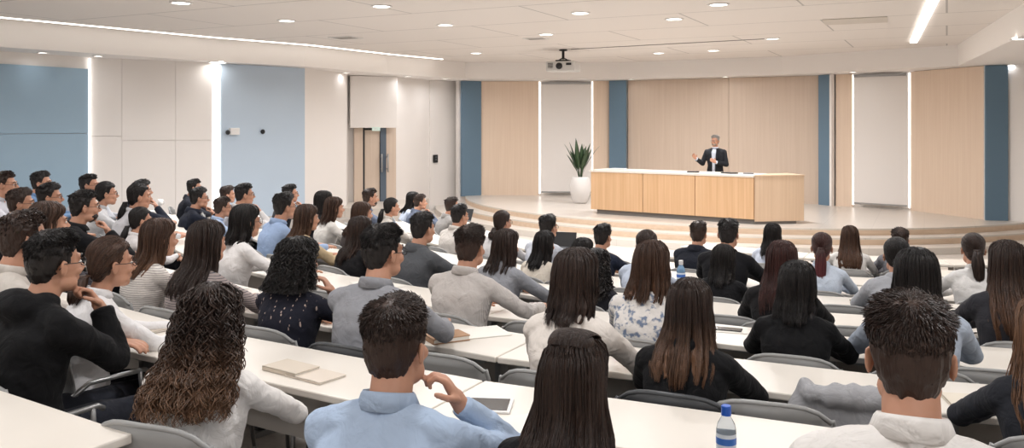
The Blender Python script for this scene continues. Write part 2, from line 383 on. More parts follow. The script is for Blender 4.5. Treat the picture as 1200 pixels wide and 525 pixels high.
# ceiling, bulkhead and soffit
ce = MB(); ce.box((0, 9, ZC + .1), (34, 34, .2)); tag(ce.build('ceiling', M_CEIL), 'suspended ceiling of large pale tiles', kind='structure')
BI = [(-11.6, -6), (-11.6, 8.2), (-8.15, 13.6), (-5.9, 16.55), (-4.4, 18.1), (-3.0, 20.6), (-1.25, 22.9), (2.9, 22.9), (6.6, 20.9), (9.35, 17.9), (7.0, 11.6), (7.4, -6)]
BO = [(-12.7, -6), (-12.7, 8.2), (-8.6, 15.4), (-6.1, 17.5), (-4.9, 19.2), (-4.8, 22), (-1.7, 25.2), (3, 24.6), (8.2, 21.6), (10.8, 18), (12, 11), (12, -6)]
so = MB()
for i in range(len(BI) - 1): so.prism([BI[i], BI[i + 1], BO[i + 1], BO[i]], ZS, ZC + .05)
trim(so, mat('white bulkhead paint', (240, 235, 231), .7), 'white bulkhead and soffit around the ceiling')

# ------------------------------------------------------------------ lamps
def lamp(x, y, z, on=True, r=.12, label='', W=None, group=None):
    t = empty('ceiling_downlight', (x, y, z)); tag(t, label, 'ceiling light', group)
    mb = MB(); mb.lathe([(r, 0), (r + .03, 0), (r + .03, -.012), (r, -.012), (r, 0)], 24, capped=False); mb.build('trim_ring', M_WHITE, t, smooth=False)
    mb = MB(); mb.lathe([(.001, -.004), (r, -.004), (r, .01), (.001, .01)], 24, capped=False); mb.build('diffuser', M_LAMP if on else M_PANEL, t)
    if on:
        ld = bpy.data.lights.new('downlight', 'AREA'); ld.shape = 'DISK'; ld.size = 2 * r; ld.energy = LAMP_W if W is None else W; ld.color = (.99, .99, 1.0); ld.spread = math.radians(165)
        lo = bpy.data.objects.new('lamp_light', ld); COL.objects.link(lo); lo.parent = t; lo.location = (0, 0, -.02)
    return t
vis = [(212, 3, 'far left of the ceiling, near the picture top'), (336, 24, 'left third of the ceiling'), (447, 7, 'left of centre near the picture top'), (680, 15, 'above the projector, near the picture top'),
       (842, 5, 'right of centre near the picture top'), (790, 22, 'just right of the ceiling centre'), (558, 62, 'far end of the ceiling left of the projector'), (772, 62, 'far end right of the projector'),
       (836, 59, 'far end above the counter, right one of a pair'), (905, 45, 'beside the long ceiling seam above the speaker'), (640, 40, 'a little left of the projector mount'), (522, 29, 'left of the projector, mid ceiling')]
for x, y, tx in vis:
    p = on_plane(x, 147 - (147 - y), ZC); d = ZC * 1000 / (147 - y)
    lamp((x - 600) / 1000 * d, d, ZC - .001, label='round recessed downlight, ' + tx)
for j, yy in enumerate((-3, 0, 3, 6, 9)):
    for i in range(6):
        xx = -9.5 + i * 3.1 + (j % 2) * 1.2
        if xx < 6.4: lamp(xx, yy, ZC - .001, W=AUD_W, label='round recessed downlight over the audience, outside the picture', group='downlights over the audience')
lamp(*hit(255, (-5.95, 16.72), (-4.45, 18.25)), ZS - .002, r=.16, W=2, label='round downlight in the soffit over the bright light strip')
for x, tx in ((50, 'far left, over the mid blue panel'), (115, 'over the seam of the blue and white panels'), (350, 'over the pale blue panel'), (405, 'left of the door niche')):
    p = (hit(x, (-8.35, 14.2), (-6.0, 16.9)) if x < 200 else hit(x, (-4.8, 18.0), (-4.0, 20))); lamp(p[0], p[1], ZS - .002, r=.07, W=.9, label='added soffit fill light ' + tx)
for px, py, tx in ((-2.75, 21.7, 'right of the door niche'), (-1.9, 22.9, 'over the black control panel')): lamp(px + .12, py - .1, ZS - .002, r=.07, W=7, label='added soffit fill light ' + tx)  # two extra soffit lamps, added to brighten the grey walls beside the door
for x, tx in ((1000, 'over the left edge of the second screen'), (1185, 'over the right slate blue fin'), (740, 'over the wide oak panel, left'), (850, 'over the wide oak panel, middle')):
    p = hit(x, (3.0, 23.2), (7.0, 21.0)) if x < 900 else hit(x, (6.9, 20.9), (9.8, 18)); lamp(p[0], p[1], ZS - .002, r=.07, W=.9, label='added soffit fill light ' + tx)
p = on_plane(1195, 45, ZS); d = ZS * 1000 / 102.; lamp(.595 * d, d, ZS - .002, r=.1, W=5, label='round downlight in the right soffit')
def strip(name, mb, label, cat='light strip'):
    return tag(mb.build(name, M_WSTRIP if name.startswith('wall') else M_STRIP), label, cat)
mb = MB(); a, b = Vector((-11.3, 7.9)), Vector((-8.0, 13.45))
for a, b in (((-11.2, 8.0), (-7.95, 13.3)), ((-7.95, 13.3), (-5.75, 16.25)), ((-5.75, 16.25), (-4.2, 17.9)), ((-4.2, 17.9), (-2.85, 20.2)), ((-2.85, 20.2), (-1.75, 21.7))):
    slab(mb, a, b, ZC - .012, ZC + .01, .07)
strip('linear_ceiling_light', mb, 'long thin light line along the left edge of the ceiling')
mb = MB(); slab(mb, (8.02, 17.2), (4.2, 8.2), ZC - .03, ZC + .01, .13); strip('linear_ceiling_light', mb, 'straight recessed light line on the right of the ceiling')
mb = MB(); slab(mb, hit(249.8, PW[2], PW[3]), hit(255.8, PW[2], PW[3]), -2.3, 1.23, .04, .035); strip('wall_light_strip', mb, 'wide bright upright light strip beside the pale blue panel')
mb = MB(); slab(mb, hit(102.8, PW[1], PW[2]), hit(104.0, PW[1], PW[2]), -2.3, 1.23, .04, .06); strip('wall_light_strip', mb, 'thin upright light strip at the edge of the mid blue panel')
for x0, x1, p0, p1, tx in ((631.6, 633.4, PB[1], PB[2], 'left of the first white screen'), (693.4, 694.9, PB[1], PB[2], 'right of the first white screen'),
                           (999.2, 1000.6, PB[5], PB[6], 'left of the second white screen'), (1064.9, 1066.6, PB[5], PB[6], 'right of the second white screen')):
    mb = MB(); slab(mb, hit(x0, p0, p1), hit(x1, p0, p1), ZST + .05, 1.22, .04, .01); strip('wall_light_strip', mb, 'upright light strip ' + tx)
for x0, x1, p0, p1, tx in ((634.5, 692.3, PB[1], PB[2], 'tall white screen beside the potted plant'), (1001.5, 1064, PB[5], PB[6], 'tall white screen right of the speaker')):
    a, b = hit(x0, p0, p1), hit(x1, p0, p1); t = empty('projection_screen', (*a, ZST)); tag(t, tx + ', lit on both sides', 'screen')
    def rel(mb): mb.v = [(v[0] - a[0], v[1] - a[1], v[2] - ZST) for v in mb.v]; return mb
    mb = MB(); slab(mb, a, b, ZST + .11, 1.16, .015, .05); rel(mb).build('screen_fabric', mat('screen cloth', (236, 231, 227), .8), t)
    mb = MB(); slab(mb, a, b, 1.15, 1.22, .1, .09); rel(mb).build('roller_case', M_METAL, t, bevel=.01)
    mb = MB(); slab(mb, a, b, ZST + .08, ZST + .12, .04, .065); rel(mb).build('bottom_bar', M_METAL, t)

# ------------------------------------------------------------------ wall devices
p = Vector(hit(272, PW[3], PW[4])); t = empty('wall_sensor', (p.x + .06, p.y - .06, -.12)); t.rotation_euler.z = .8; tag(t, 'white box with small dark camera on the pale blue panel', 'wall device')
MB().box((0, 0, 0), (.2, .1, .14)).build('housing', M_WHITE, t, bevel=.01); MB().ell((-.15, -.03, -.02), (.045, .05, .05)).build('camera_eye', M_DARK, t, smooth=True)
MB().box((-.11, 0, -.02), (.06, .04, .03)).build('bracket', M_WHITE, t)
p = Vector(hit(306, PW[3], PW[4])); t = MB().lathe([(.001, 0), (.045, 0), (.05, .02), (.03, .05), (.001, .055)], 16).build('wall_sensor', M_DARK, smooth=True)
t.location = (p.x + .04, p.y - .04, -.13); t.rotation_euler = (PI / 2, 0, .8); tag(t, 'small round black sensor on the pale blue panel', 'wall device')
p = Vector(hit(508.5, PW[8], PW[9])); t = empty('wall_control_panel', (p.x + .05, p.y - .05, -.92)); t.rotation_euler.z = .9; tag(t, 'black control panel on the white wall right of the door', 'wall device')
MB().box((0, 0, 0), (.17, .03, .22)).build('cover_plate', M_DARK, t, bevel=.006)
for i in range(2): MB().box((0, -.02, .045 - .07 * i), (.06, .012, .04)).build('button', mat('grey key', (92, 92, 95), .5), t)
p = dh(441.5); t = empty('exit_sign', (p[0] + .06, p[1] - .48, -.09)); tag(t, 'tiny green exit sign above the double door', 'sign')
MB().box((0, 0, 0), (.2, .03, .09)).build('sign_box', emis('exit sign green', (60, 160, 130), .5), t)
mb = MB(); mb.box((-.03, -.02, 0), (.02, .006, .05)).box((.0, -.02, .01), (.05, .006, .012)).box((.03, -.02, -.01), (.012, .006, .03)); mb.build('pictogram', M_WHITE, t)
def vent(x, y, w_, dp, tx):
    d = ZC * 1000 / (147 - y); t = empty('ceiling_vent', ((x - 600) / 1000 * d, d, ZC - .004)); t.rotation_euler.z = -.45; tag(t, tx, 'ceiling vent')
    mb = MB(); mb.box((0, dp / 2, 0), (w_, .03, .02)).box((0, -dp / 2, 0), (w_, .03, .02)).box((w_ / 2, 0, 0), (.03, dp, .02)).box((-w_ / 2, 0, 0), (.03, dp, .02)); mb.build('frame', M_WHITE, t)
    mb = MB()
    for i in range(5): mb.box((0, -dp / 2 + dp * (i + 1) / 6, 0), (w_, .02, .012), rx=.5)
    mb.build('slat', M_PANEL, t)
vent(405, 44, .5, .4, 'small ceiling vent left of centre, above the door niche'); vent(628, 45, .4, .3, 'small ceiling vent just left of the projector mount')
t = MB().box((0, 0, 0), (.95, .75, .012)).build('access_panel', mat('access panel beige', (206, 198, 188), .7), bevel=.003); d = ZC * 1000 / 123.; t.location = (.402 * d, d, ZC - .008); t.rotation_euler.z = -.42
tag(t, 'square beige access panel in the ceiling near the right light line', 'ceiling panel')
mb = MB(); a, b = on_plane(662, 147, 1) if 0 else ((.062 * 18.99, 18.99), (4.97, 16.6)), None
mb.prism([(0, 0), (3.83, -2.40), (3.84, -2.37), (.01, .03)], ZC - .012, ZC - .001); mb.v = [(x, y, z) for x, y, z in mb.v]; t = mb.build('cable_channel', mat('grey channel', (130, 124, 120), .7)); t.location = (1.3, 18.85, 0); tag(t, 'thin dark cable channel across the ceiling from the projector', 'cable')
# projector
pj = empty('projector', (1.14, 19.0, ZC)); tag(pj, 'white ceiling projector with dark round lens above the stage', 'projector'); pj.rotation_euler.z = -.35
mb = MB(); mb.tube([(0, 0, 0), (0, 0, -.22)], .03, 10); mb.lathe([(.09, 0), (.09, -.03), (.03, -.04)], 16); mb.box((0, 0, -.25), (.3, .2, .03)); mb.tube([(-.12, 0, -.25), (0, 0, -.18), (.12, 0, -.25)], .015, 6); mb.build('ceiling_mount', M_DARK, pj)
pb = MB().box((0, 0, -.385), (.66, .5, .22)).build('body', mat('projector casing', (205, 203, 200), .45), pj, bevel=.025)
mb = MB(); mb.tube([(-.02, -.25, -.38), (-.02, -.29, -.38)], [.075, .065], 20); mb.build('lens', M_DARK, pb, smooth=True)
mb = MB()
for i in range(4): mb.box((-.22, -.253, -.32 - .03 * i), (.12, .01, .012))
mb.box((.2, -.253, -.34), (.12, .01, .05)); mb.build('grille', M_DARK, pb)

# ------------------------------------------------------------------ counter
CA, CB, CC = Vector((1.75, 19.0)), Vector((4.78, 16.85)), Vector((5.82, 17.0))
dv = (CB - CA).normalized(); nv = Vector((-dv.y, dv.x))
ct = empty('lecture_counter', (CA.x, CA.y, ZST)); tag(ct, 'long oak lecture counter with a white top on the stage', 'counter')
def relc(mb): mb.v = [(v[0] - CA.x, v[1] - CA.y, v[2] - ZST) for v in mb.v]; return mb
fr = [0, .345, .665, 1.0]; L_ = (CB - CA).length
for i in range(3):
    a, b = CA + dv * (L_ * fr[i] + .006), CA + dv * (L_ * fr[i + 1] - .006)
    mb = MB(); mb.prism([tuple(a), tuple(b), tuple(b + nv * .7), tuple(a + nv * .7)], ZST + .10, ZST + .93); relc(mb).build('front_panel', M_OAK, ct, bevel=.004)
mb = MB(); a, b = CA + dv * .12 + nv * .08, CB + nv * .08; mb.prism([tuple(a), tuple(b), tuple(b + nv * .55), tuple(a + nv * .55)], ZST, ZST + .1); relc(mb).build('kickplate', mat('kickplate grey', (120, 116, 112), .5), ct)
mb = MB(); a, b = CA - dv * .03 - nv * .03, CB + dv * .0 - nv * .03; mb.prism([tuple(a), tuple(b), tuple(b + nv * .85), tuple(a + nv * .85)], ZST + .93, ZST + .975); relc(mb).build('worktop', M_DESK, ct, bevel=.006)
d2 = (CC - CB).normalized(); n2 = Vector((-d2.y, d2.x))
rt = empty('counter_end_unit', (CB.x, CB.y, ZST)); tag(rt, 'lighter oak end cabinet at the right of the long counter', 'cabinet')
def relr(mb): mb.v = [(v[0] - CB.x, v[1] - CB.y, v[2] - ZST) for v in mb.v]; return mb
mb = MB(); a = CB + d2 * .01; E2_ = CB + nv * .79 + d2 * .02; mb.prism([tuple(a), tuple(CC), tuple(CC + n2 * .7), tuple(E2_)], ZST + .06, ZST + .955); relr(mb).build('cabinet_body', M_OAKL, rt, bevel=.004)
mb = MB(); mb.prism([tuple(a + n2 * .04), tuple(CC - d2 * .15 + n2 * .04), tuple(CC - d2 * .15 + n2 * .6), tuple(CB + nv * .7 + d2 * .05)], ZST, ZST + .06); relr(mb).build('kickplate', MATS['kickplate grey'], rt)
mb = MB(); mb.prism([tuple(a - n2 * .01), tuple(CC + d2 * .01 - n2 * .01), tuple(CC + n2 * .72), tuple(E2_ + nv * .02)], ZST + .955, ZST + .975); relr(mb).build('cabinet_top', M_OAKL, rt)
ZK = ZST + .976
def counter_pt(s, o): q = CA + dv * (L_ * s) + nv * o; return (q.x, q.y, ZK)
for s, o, w_, h_, rot, m, nm, tx in ((.12, .45, .35, .24, .1, M_WHITE, 'paper_stack', 'small stack of white papers at the left end of the counter'),
                                    (.62, .3, .24, .17, .3, M_DARK, 'tablet', 'dark tablet lying on the counter before the speaker'), (.83, .33, .3, .2, -.5, M_DARK, 'notebook', 'dark notebook on the counter right of the speaker'),
                                    (.93, .4, .2, .14, .2, mat('ash grey cover', (120, 120, 122), .6), 'notebook', 'small grey notebook near the right end of the counter')):
    mb = MB(); mb.box((0, 0, .012), (w_, h_, .022)); o_ = mb.build(nm, m, bevel=.003); o_.location = counter_pt(s, o); o_.rotation_euler.z = -.6 + rot; tag(o_, tx, nm.replace('_', ' '))

# ------------------------------------------------------------------ plant
pl = empty('potted_plant', (1.72, 21.5, ZST)); tag(pl, 'tall white vase of broad green leaves beside the first screen', 'plant')
MB().lathe([(.15, 0), (.2, .06), (.26, .3), (.275, .45), (.24, .6), (.2, .67), (.18, .67), (.2, .6), (.001, .58)], 28).build('vase', mat('matt white ceramic', (224, 220, 217), .5), pl, smooth=True)
MB().lathe([(.001, .62), (.19, .62), (.19, .6)], 20).build('soil', mat('dark soil', (60, 48, 40), .95), pl)
rnd = random.Random(4); M_LEAF = mat('dark green leaf', (62, 84, 56), .45, noise_s=8, noise_a=.25)
for i in range(15):
    az = i * 2.399 + rnd.uniform(-.2, .2); tilt = .1 + .42 * (i / 15) + rnd.uniform(-.05, .05); Ln = rnd.uniform(.75, 1.08) - .12 * (i / 15); wd = rnd.uniform(.055, .08)
    mb = MB(); n = 14; rows_ = []
    for q in range(n + 1):
        t = q / n; ang = tilt * (.6 + .9 * t); rr = Ln * t * math.sin(ang) * .75; z = .6 + Ln * t * math.cos(ang * .8)
        wv = .012 if t < .32 else wd * math.sin(PI * min(1, (t - .3) / .7) ** .8) + .004
        c = Vector((math.cos(az) * (rr + .03), math.sin(az) * (rr + .03), z)); sd = Vector((-math.sin(az), math.cos(az), 0)); up = Vector((math.cos(az), math.sin(az), .15)) * .012
        rows_.append([c - sd * wv + up * (wv * 14), c - up * .25, c + sd * wv + up * (wv * 14), c + up * .35])
    mb.loft(rows_); mb.build('leaf', M_LEAF, pl, smooth=True)

# ------------------------------------------------------------------ people: one continuous body, clothing and hair as parts
HC = Vector((0, .085, 1.155))                       # head centre of the seated figure
def head_shapes(mb, c, R, beard=0):
    """skull, face, jaw, nose, lips, brow, cheeks and ears around c, turned by R"""
    def E(p, r, rot=None): mb.ell(c + R @ Vector(p), r, (R @ rot) if rot else R, 18, 12)
    def T(pts, rad): mb.tube([c + R @ Vector(p) for p in pts], rad, 10)
    E((0, -.012, .035), (.073, .091, .083)); E((0, .02, -.02), (.062, .072, .085)); E((0, .056, -.088), (.03, .03, .024))
    E((.03, .02, -.07), (.034, .05, .035)); E((-.03, .02, -.07), (.034, .05, .035)); E((0, .04, -.06), (.042, .045, .04))
    T([(0, .086, .018), (0, .098, -.008), (0, .114, -.03)], [.008, .0095, .0125]); E((.011, .098, -.034), (.009, .011, .008)); E((-.011, .098, -.034), (.009, .011, .008))
    T([(-.045, .066, .022), (-.02, .084, .026), (.02, .084, .026), (.045, .066, .022)], [.01, .011, .011, .01])
    for s in (1, -1):
        E((.036 * s, .06, -.028), (.024, .026, .022)); E((.03 * s, .078, .001), (.014, .008, .009))
        er = Matrix.Rotation(.35 * s, 3, 'Z') @ Matrix.Rotation(-.2, 3, 'X')
        E((.079 * s, -.012, -.008), (.007, .021, .032), er); E((.084 * s, -.02, -.0), (.005, .012, .024), er)
    E((0, .086, -.056), (.021, .010, .0055)); E((0, .084, -.066), (.018, .011, .007))
def hand(mb, w, d, nrm, curl, side, r=.0088):
    """palm, four unequal bent fingers and a thumb from the palm's side"""
    d = Vector(d).normalized(); nrm = Vector(nrm); nrm = (nrm - d * nrm.dot(d)).normalized(); lat = d.cross(nrm).normalized() * side
    w = Vector(w); R = Matrix((lat, d, nrm)).transposed()
    mb.ell(w + d * .045, (.04, .052, .015), R, 14, 10); mb.limb([w - d * .02, w + d * .02], [.025, .024], 10)
    for i, L in enumerate((.068, .077, .072, .055)):
        b = w + d * (.082 - .004 * abs(i - 1.2)) + lat * (.031 - .021 * i); p = [b - d * .02, b]; a = 0
        for q, fr in enumerate((.45, .32, .23)):
            a += curl * (.5 + .3 * q); b = b + (d * math.cos(a) - nrm * math.sin(a)) * L * fr; p.append(b)
        mb.limb(p, [r, r, r * .95, r * .88, r * .75], 8)
    b = w + d * .02 + lat * .03; mb.limb([b, b + lat * .028 + d * .022 - nrm * .012 * curl, b + lat * .032 + d * .05 - nrm * .03 * curl], [.0115, .0105, .0085], 8)
# arms: (shoulder offset), elbow, wrist, hand direction, palm normal (points away from the palm), finger curl
def A_desk(s): return dict(e=(.255 * s, .20, .79), w=(.13 * s, .43, .775), d=(-.5 * s, .85, -.02), n=(0, 0, 1), c=.35)
def A_fold(s): return dict(e=(.27 * s, .24, .785), w=(.07 * s, .40, .78 + (.02 if s > 0 else 0)), d=(-.95 * s, .25, 0), n=(0, 0, 1), c=.4)
def A_lap(s): return dict(e=(.24 * s, .06, .72), w=(.13 * s, .30, .64), d=(-.35 * s, .9, -.1), n=(0, 0, 1), c=.5)
def A_chin(s): return dict(e=(.19 * s, .36, .785), w=(.075 * s, .235, .965), d=(-.42 * s, -.35, .85), n=(.3 * s, 1, .35), c=1.35)
def A_cheek(s): return dict(e=(.31 * s, .32, .79), w=(.15 * s, .17, .985), d=(-.5 * s, -.15, .85), n=(.85 * s, .35, .2), c=1.2)
def A_chinb(s): return dict(e=(.135 * s, .25, .775), w=(.06 * s, .235, .965), d=(-.42 * s, -.35, .85), n=(.3 * s, 1, .35), c=1.35)
def A_side(s): return dict(e=(.33 * s, .16, .80), w=(.30 * s, .42, .775), d=(-.2 * s, .95, 0), n=(0, 0, 1), c=.3)
def A_write(s): return dict(e=(.30 * s, .24, .79), w=(.17 * s, .47, .78), d=(-.4 * s, .9, -.1), n=(.3 * s, 0, 1), c=1.0)
POSE = {  # left arm, right arm, head yaw (positive turns to the left), head pitch
    'desk': (A_desk, A_desk, 0, 0), 'fold': (A_fold, A_fold, 0, 0), 'lap': (A_lap, A_lap, 0, 0), 'chin': (A_fold, A_chin, 0, 0), 'chinb': (A_fold, A_chinb, 0, 0), 'lchin': (A_chin, A_fold, 0, 0),
    'cheek': (A_fold, A_cheek, -.15, 0), 'rside': (A_fold, A_side, 0, 0), 'write': (A_fold, A_write, 0, -.18), 'lookr': (A_desk, A_side, -.35, 0), 'lookl': (A_desk, A_desk, .35, 0), 'deskr': (A_desk, A_desk, -.3, 0)}
def arms(pose, f):
    sx = .158 if f else .178
    out = []
    for s, fn in ((-1, POSE[pose][0]), (1, POSE[pose][1])):
        a = fn(s); k = .93 if f else 1
        out.append((s, Vector((sx * s, 0, .945)), Vector((a['e'][0] * k, a['e'][1], a['e'][2])), Vector((a['w'][0] * k, a['w'][1], a['w'][2])), a))
    return out
def ring(z, a, b, y, n=28, ex=2.3):
    out = []
    for j in range(n):
        t = 2 * PI * j / n; c, s_ = math.cos(t), math.sin(t)
        out.append((a * math.copysign(abs(c) ** (2 / ex), c), y + b * math.copysign(abs(s_) ** (2 / ex), s_), z))
    return out
def torso(mb, f, g=0.0):
    """pelvis to neck; g grows it for clothing"""
    k = .9 if f else 1.0; wa = .128 if f else .152
    rr = [(.47, .160, .120, -.05), (.53, .168, .128, -.05), (.60, (.150 if f else .158), .115, -.055), (.68, wa, .104, -.055), (.77, .158 * k + .002, .112, -.04), (.86, .176 * k, .124 if f else .118, -.02),
          (.92, .178 * k, .112, -.01), (.965, .155 * k, .085, 0), (.995, .105 * k, .066, .006), (1.012, .064, .056, .012)]
    mb.loft([ring(z, a + g, b + g, y) for z, a, b, y in rr])
BC = {}
def body_mesh(f, pose, fine=0):
    key = (f, pose, fine)
    if key in BC: return BC[key]
    mb = MB(); torso(mb, f, -.012); yaw, pit = POSE[pose][2:]
    R = Matrix.Rotation(yaw, 3, 'Z') @ Matrix.Rotation(pit, 3, 'X')
    nr = .049 if f else .058
    mb.limb([(0, .02, .95), (0, .032, 1.03), tuple(HC + R @ Vector((0, -.022, -.06)))], [nr, nr, nr * .98], 18)
    head_shapes(mb, HC, R)
    for s, sh, el, wr, a in arms(pose, f):
        k = .86 if f else 1
        mb.limb([sh, sh.lerp(el, .5), el, el.lerp(wr, .35), wr], [.040 * k, .036 * k, .031 * k, .030 * k, .023 * k], 12)
        hand(mb, wr, a['d'], a['n'], a['c'], -s if a['n'][2] > .5 else -s, .0085 if f else .0095)
        hip, kn, an = (.085 * s, -.03, .53), (.11 * s, .38, .53), (.11 * s, .40, .1)
        mb.limb([hip, kn], [.075, .048], 12); mb.limb([kn, an, (.115 * s, .46, .05)], [.046, .032, .03], 12)
    BC[key] = remesh(mb, .0058 if fine else .0068, 2); return BC[key]
CC_ = {}
def cloth_mesh(f, pose, style, fine=0):
    key = (f, pose, style, fine)
    if key in CC_: return CC_[key]
    mb = MB(); g = {'shirt': .004, 'jacket': .012, 'sweater': .006, 'hoodie': .014, 'short': .004}[style]; torso(mb, f, g)
    k = (.84 if f else .93)
    for s in (1, -1): mb.limb([(.03 * s, -.005, .985), ((.15 if f else .17) * s, -.002, .952)], [.05 + g, .046 + g], 16)
    for s, sh, el, wr, a in arms(pose, f):
        mid = sh.lerp(el, .5); fw = el.lerp(wr, .45); cu = el.lerp(wr, .93)
        e = g - .004
        mb.ell(sh + Vector((-.012 * s, 0, .002)), (.056 * k + e, .058 * k + e, .052 * k + e), None, 16, 10)
        if style == 'short':
            q = sh.lerp(el, .78); mb.tube([sh, mid, q], [.062 * k + e, .058 * k + e, .056 * k + e], 16)
        else:
            mb.limb([sh, mid, el], [.056 * k + e, .049 * k + e, .044 * k + e], 16); mb.limb([el, fw], [.044 * k + e, .040 * k + e], 16)
            mb.tube([fw, cu], [.040 * k + e, .031 * k + e], 16)
            mb.tube([el.lerp(wr, .86), el.lerp(wr, .98)], [.033 * k + e, .034 * k + e], 14)
    if style == 'hoodie':
        mb.ell((0, -.06, 1.02), (.11, .07, .06)); mb.ell((.06, .0, 1.02), (.05, .07, .045)); mb.ell((-.06, .0, 1.02), (.05, .07, .045))
    if style == 'jacket':
        for s in (1, -1): mb.ell((.15 * s * k, .0, .965), (.055, .06, .035))
    ph = hash(key) % 50
    sh_ = arms(pose, f)
    def wr_(p):
        q = Vector((p.x * 7 + ph * .37, p.y * 7, p.z * 13)); n = noise.noise(q)
        q2 = Vector((p.x * 20 + p.z * 14, p.y * 16 + ph, p.z * 16 - p.x * 9)); m_ = 1 - abs(noise.noise(q2)) * 2
        q3 = Vector((p.x * 11 - p.z * 6 + 3, p.y * 10 + ph, p.z * 7 + p.x * 8)); m3 = 1 - abs(noise.noise(q3)) * 2
        amp = .009 if style != 'jacket' else .0045
        nearel = min((p - t[2]).length for t in sh_); fold = max(0, 1 - nearel / .14) * .5 + .5
        return n * amp * .7 + m_ * amp * .45 * fold + m3 * amp * .8 * fold
    CC_[key] = remesh(mb, .0075 if fine else .0095, 12, wr_); return CC_[key]
TR = {}
def trousers_mesh(f):
    if f in TR: return TR[f]
    mb = MB(); mb.loft([ring(z, a, b, -.05) for z, a, b in ((.455, .16, .12), (.5, .178, .142), (.56, .172, .134), (.62, .150, .118))])
    for s in (1, -1):
        mb.limb([(.085 * s, -.02, .53), (.1 * s, .2, .535), (.11 * s, .39, .53)], [.092, .08, .062], 14); mb.limb([(.11 * s, .39, .52), (.11 * s, .39, .3), (.11 * s, .4, .11)], [.062, .056, .048], 14)
    TR[f] = remesh(mb, .014, 3, lambda p: noise.noise(p * 12) * .006); return TR[f]
def shoe_mesh(s, C_={}):
    if s in C_: return C_[s]
    mb = MB(); mb.limb([(.11 * s, .38, .05), (.118 * s, .46, .045), (.125 * s, .55, .035)], [.042, .042, .034], 12); mb.box((.117 * s, .46, .012), (.075, .25, .022))
    C_[s] = remesh(mb, .012, 2); return C_[s]
def sstep(x, a, b): t = max(0, min(1, (x - a) / (b - a))); return t * t * (3 - 2 * t)
def icosphere(sub, C_={}):
    if sub in C_: return C_[sub]
    import bmesh
    b = bmesh.new(); bmesh.ops.create_icosphere(b, subdivisions=sub, radius=1); b.verts.ensure_lookup_table()
    C_[sub] = ([v.co.copy() for v in b.verts], [tuple(v.index for v in f.verts) for f in b.faces]); b.free(); return C_[sub]
def cap_pt(d, th=.016, low=-.72, seed=0, tight=0):
    """point of a cropped head of hair in direction d, sunk under the skin outside the hairline"""
    fr = .42; sd = -.22; y = d.y
    if y > .25: hl = sd + (fr - sd) * sstep(y, .25, .62)
    else: hl = sd + (low - sd) * sstep(-y, .05, .6)
    s = d.z - hl; k = sstep(s, -.06, .07)
    top = sstep(d.z, -.1, .6); t = th * (.35 + .65 * top) + (0 if tight else .010 * max(0, noise.noise(d * 3.1 + Vector((seed * 7, 0, 0)))) + .005 * noise.noise(d * 9 + Vector((seed, 3, 0))))
    if y > .3 and not tight: t += .008 * sstep(d.z, .45, .8)
    rz = .085 if d.z > 0 else .145
    off = -.016 + (t + .016) * k
    return Vector((d.x * (.074 + off), -.012 + d.y * (.092 + off), .036 + d.z * (rz + off))), k
def strand(mb, pts, r):
    n = len(pts); mb.tube(pts, [r * (1 - .75 * (i / (n - 1)) ** 2) for i in range(n)], 3, cap=False)
HM = {}
def hair_short(v, fine=0):
    key = ('s', v, fine)
    if key in HM: return HM[key]
    rnd = random.Random(v * 11 + 1); mb = MB(); V, F = icosphere(5); low = (-.84, -.78, -.88, -.8)[v % 4]; th = (.013, .009, .016, .011)[v % 4]
    mb.add([cap_pt(d, th, low, v)[0] for d in V], F)
    n = 6000 if fine else 1000; cnt = 0
    while cnt < n:
        d = Vector((rnd.gauss(0, 1), rnd.gauss(0, 1), rnd.gauss(.2, 1))).normalized(); p, k = cap_pt(d, th, low, v)
        if k < .75: continue
        cnt += 1; L = (.007 + .015 * sstep(d.z, -.2, .7)) * rnd.uniform(.7, 1.3)
        cr = Vector((0, -.35, .93)); comb = (d - cr * d.dot(cr)); comb = comb.normalized() if comb.length > .05 else Vector((0, 1, 0))
        if d.z < .45: dn = Vector((0, 0, -1)) + d * d.z; comb = (dn.normalized() + Vector((0, -.25, 0))).normalized()
        if d.y > .2 and d.z > .2: comb = (comb + Vector((.9 if v % 2 else -.9, -.1, .4))).normalized()
        comb += Vector((rnd.uniform(-.3, .3), rnd.uniform(-.3, .3), rnd.uniform(-.2, .2))); q = p - d * .005
        strand(mb, [q, q + comb * L * .5 + d * L * .06 + d * .002, q + comb * L - d * L * .22 + d * .002], .0019 if fine else .0034)
    HM[key] = mb.mesh('hair', M_WALL, True); return HM[key]
def interp(tab, z):
    if z >= tab[0][0]: return tab[0][1:]
    for a, b in zip(tab, tab[1:]):
        if z >= b[0]: t = (a[0] - z) / (a[0] - b[0]); t = t * t * (3 - 2 * t); return tuple(x + (y - x) * t for x, y in zip(a[1:], b[1:]))
    return tab[-1][1:]
def long_tab(L, wide=1.0):
    # z, half width, back, front
    t = [(.1385, .001, -.032, -.028), (.137, .016, -.045, .01), (.131, .036, -.07, .038), (.117, .057, -.091, .062), (.093, .073, -.106, .08), (.065, .081, -.113, .08), (.045, .084, -.115, .058), (.02, .086, -.117, .035),
         (-.05, .089 * wide, -.118, .022), (-.11, .096 * wide, -.136, .012), (-.16, .107 * wide, -.188, .0), (-.21, .114 * wide, -.230, -.03), (-.28, .112 * wide, -.268, -.09), (-.40, .098 * wide, -.284, -.14), (-.6, .08 * wide, -.26, -.17)]
    return [q for q in t if q[0] > -L] + [(-L, *[v for v in interp(t, -L)])]
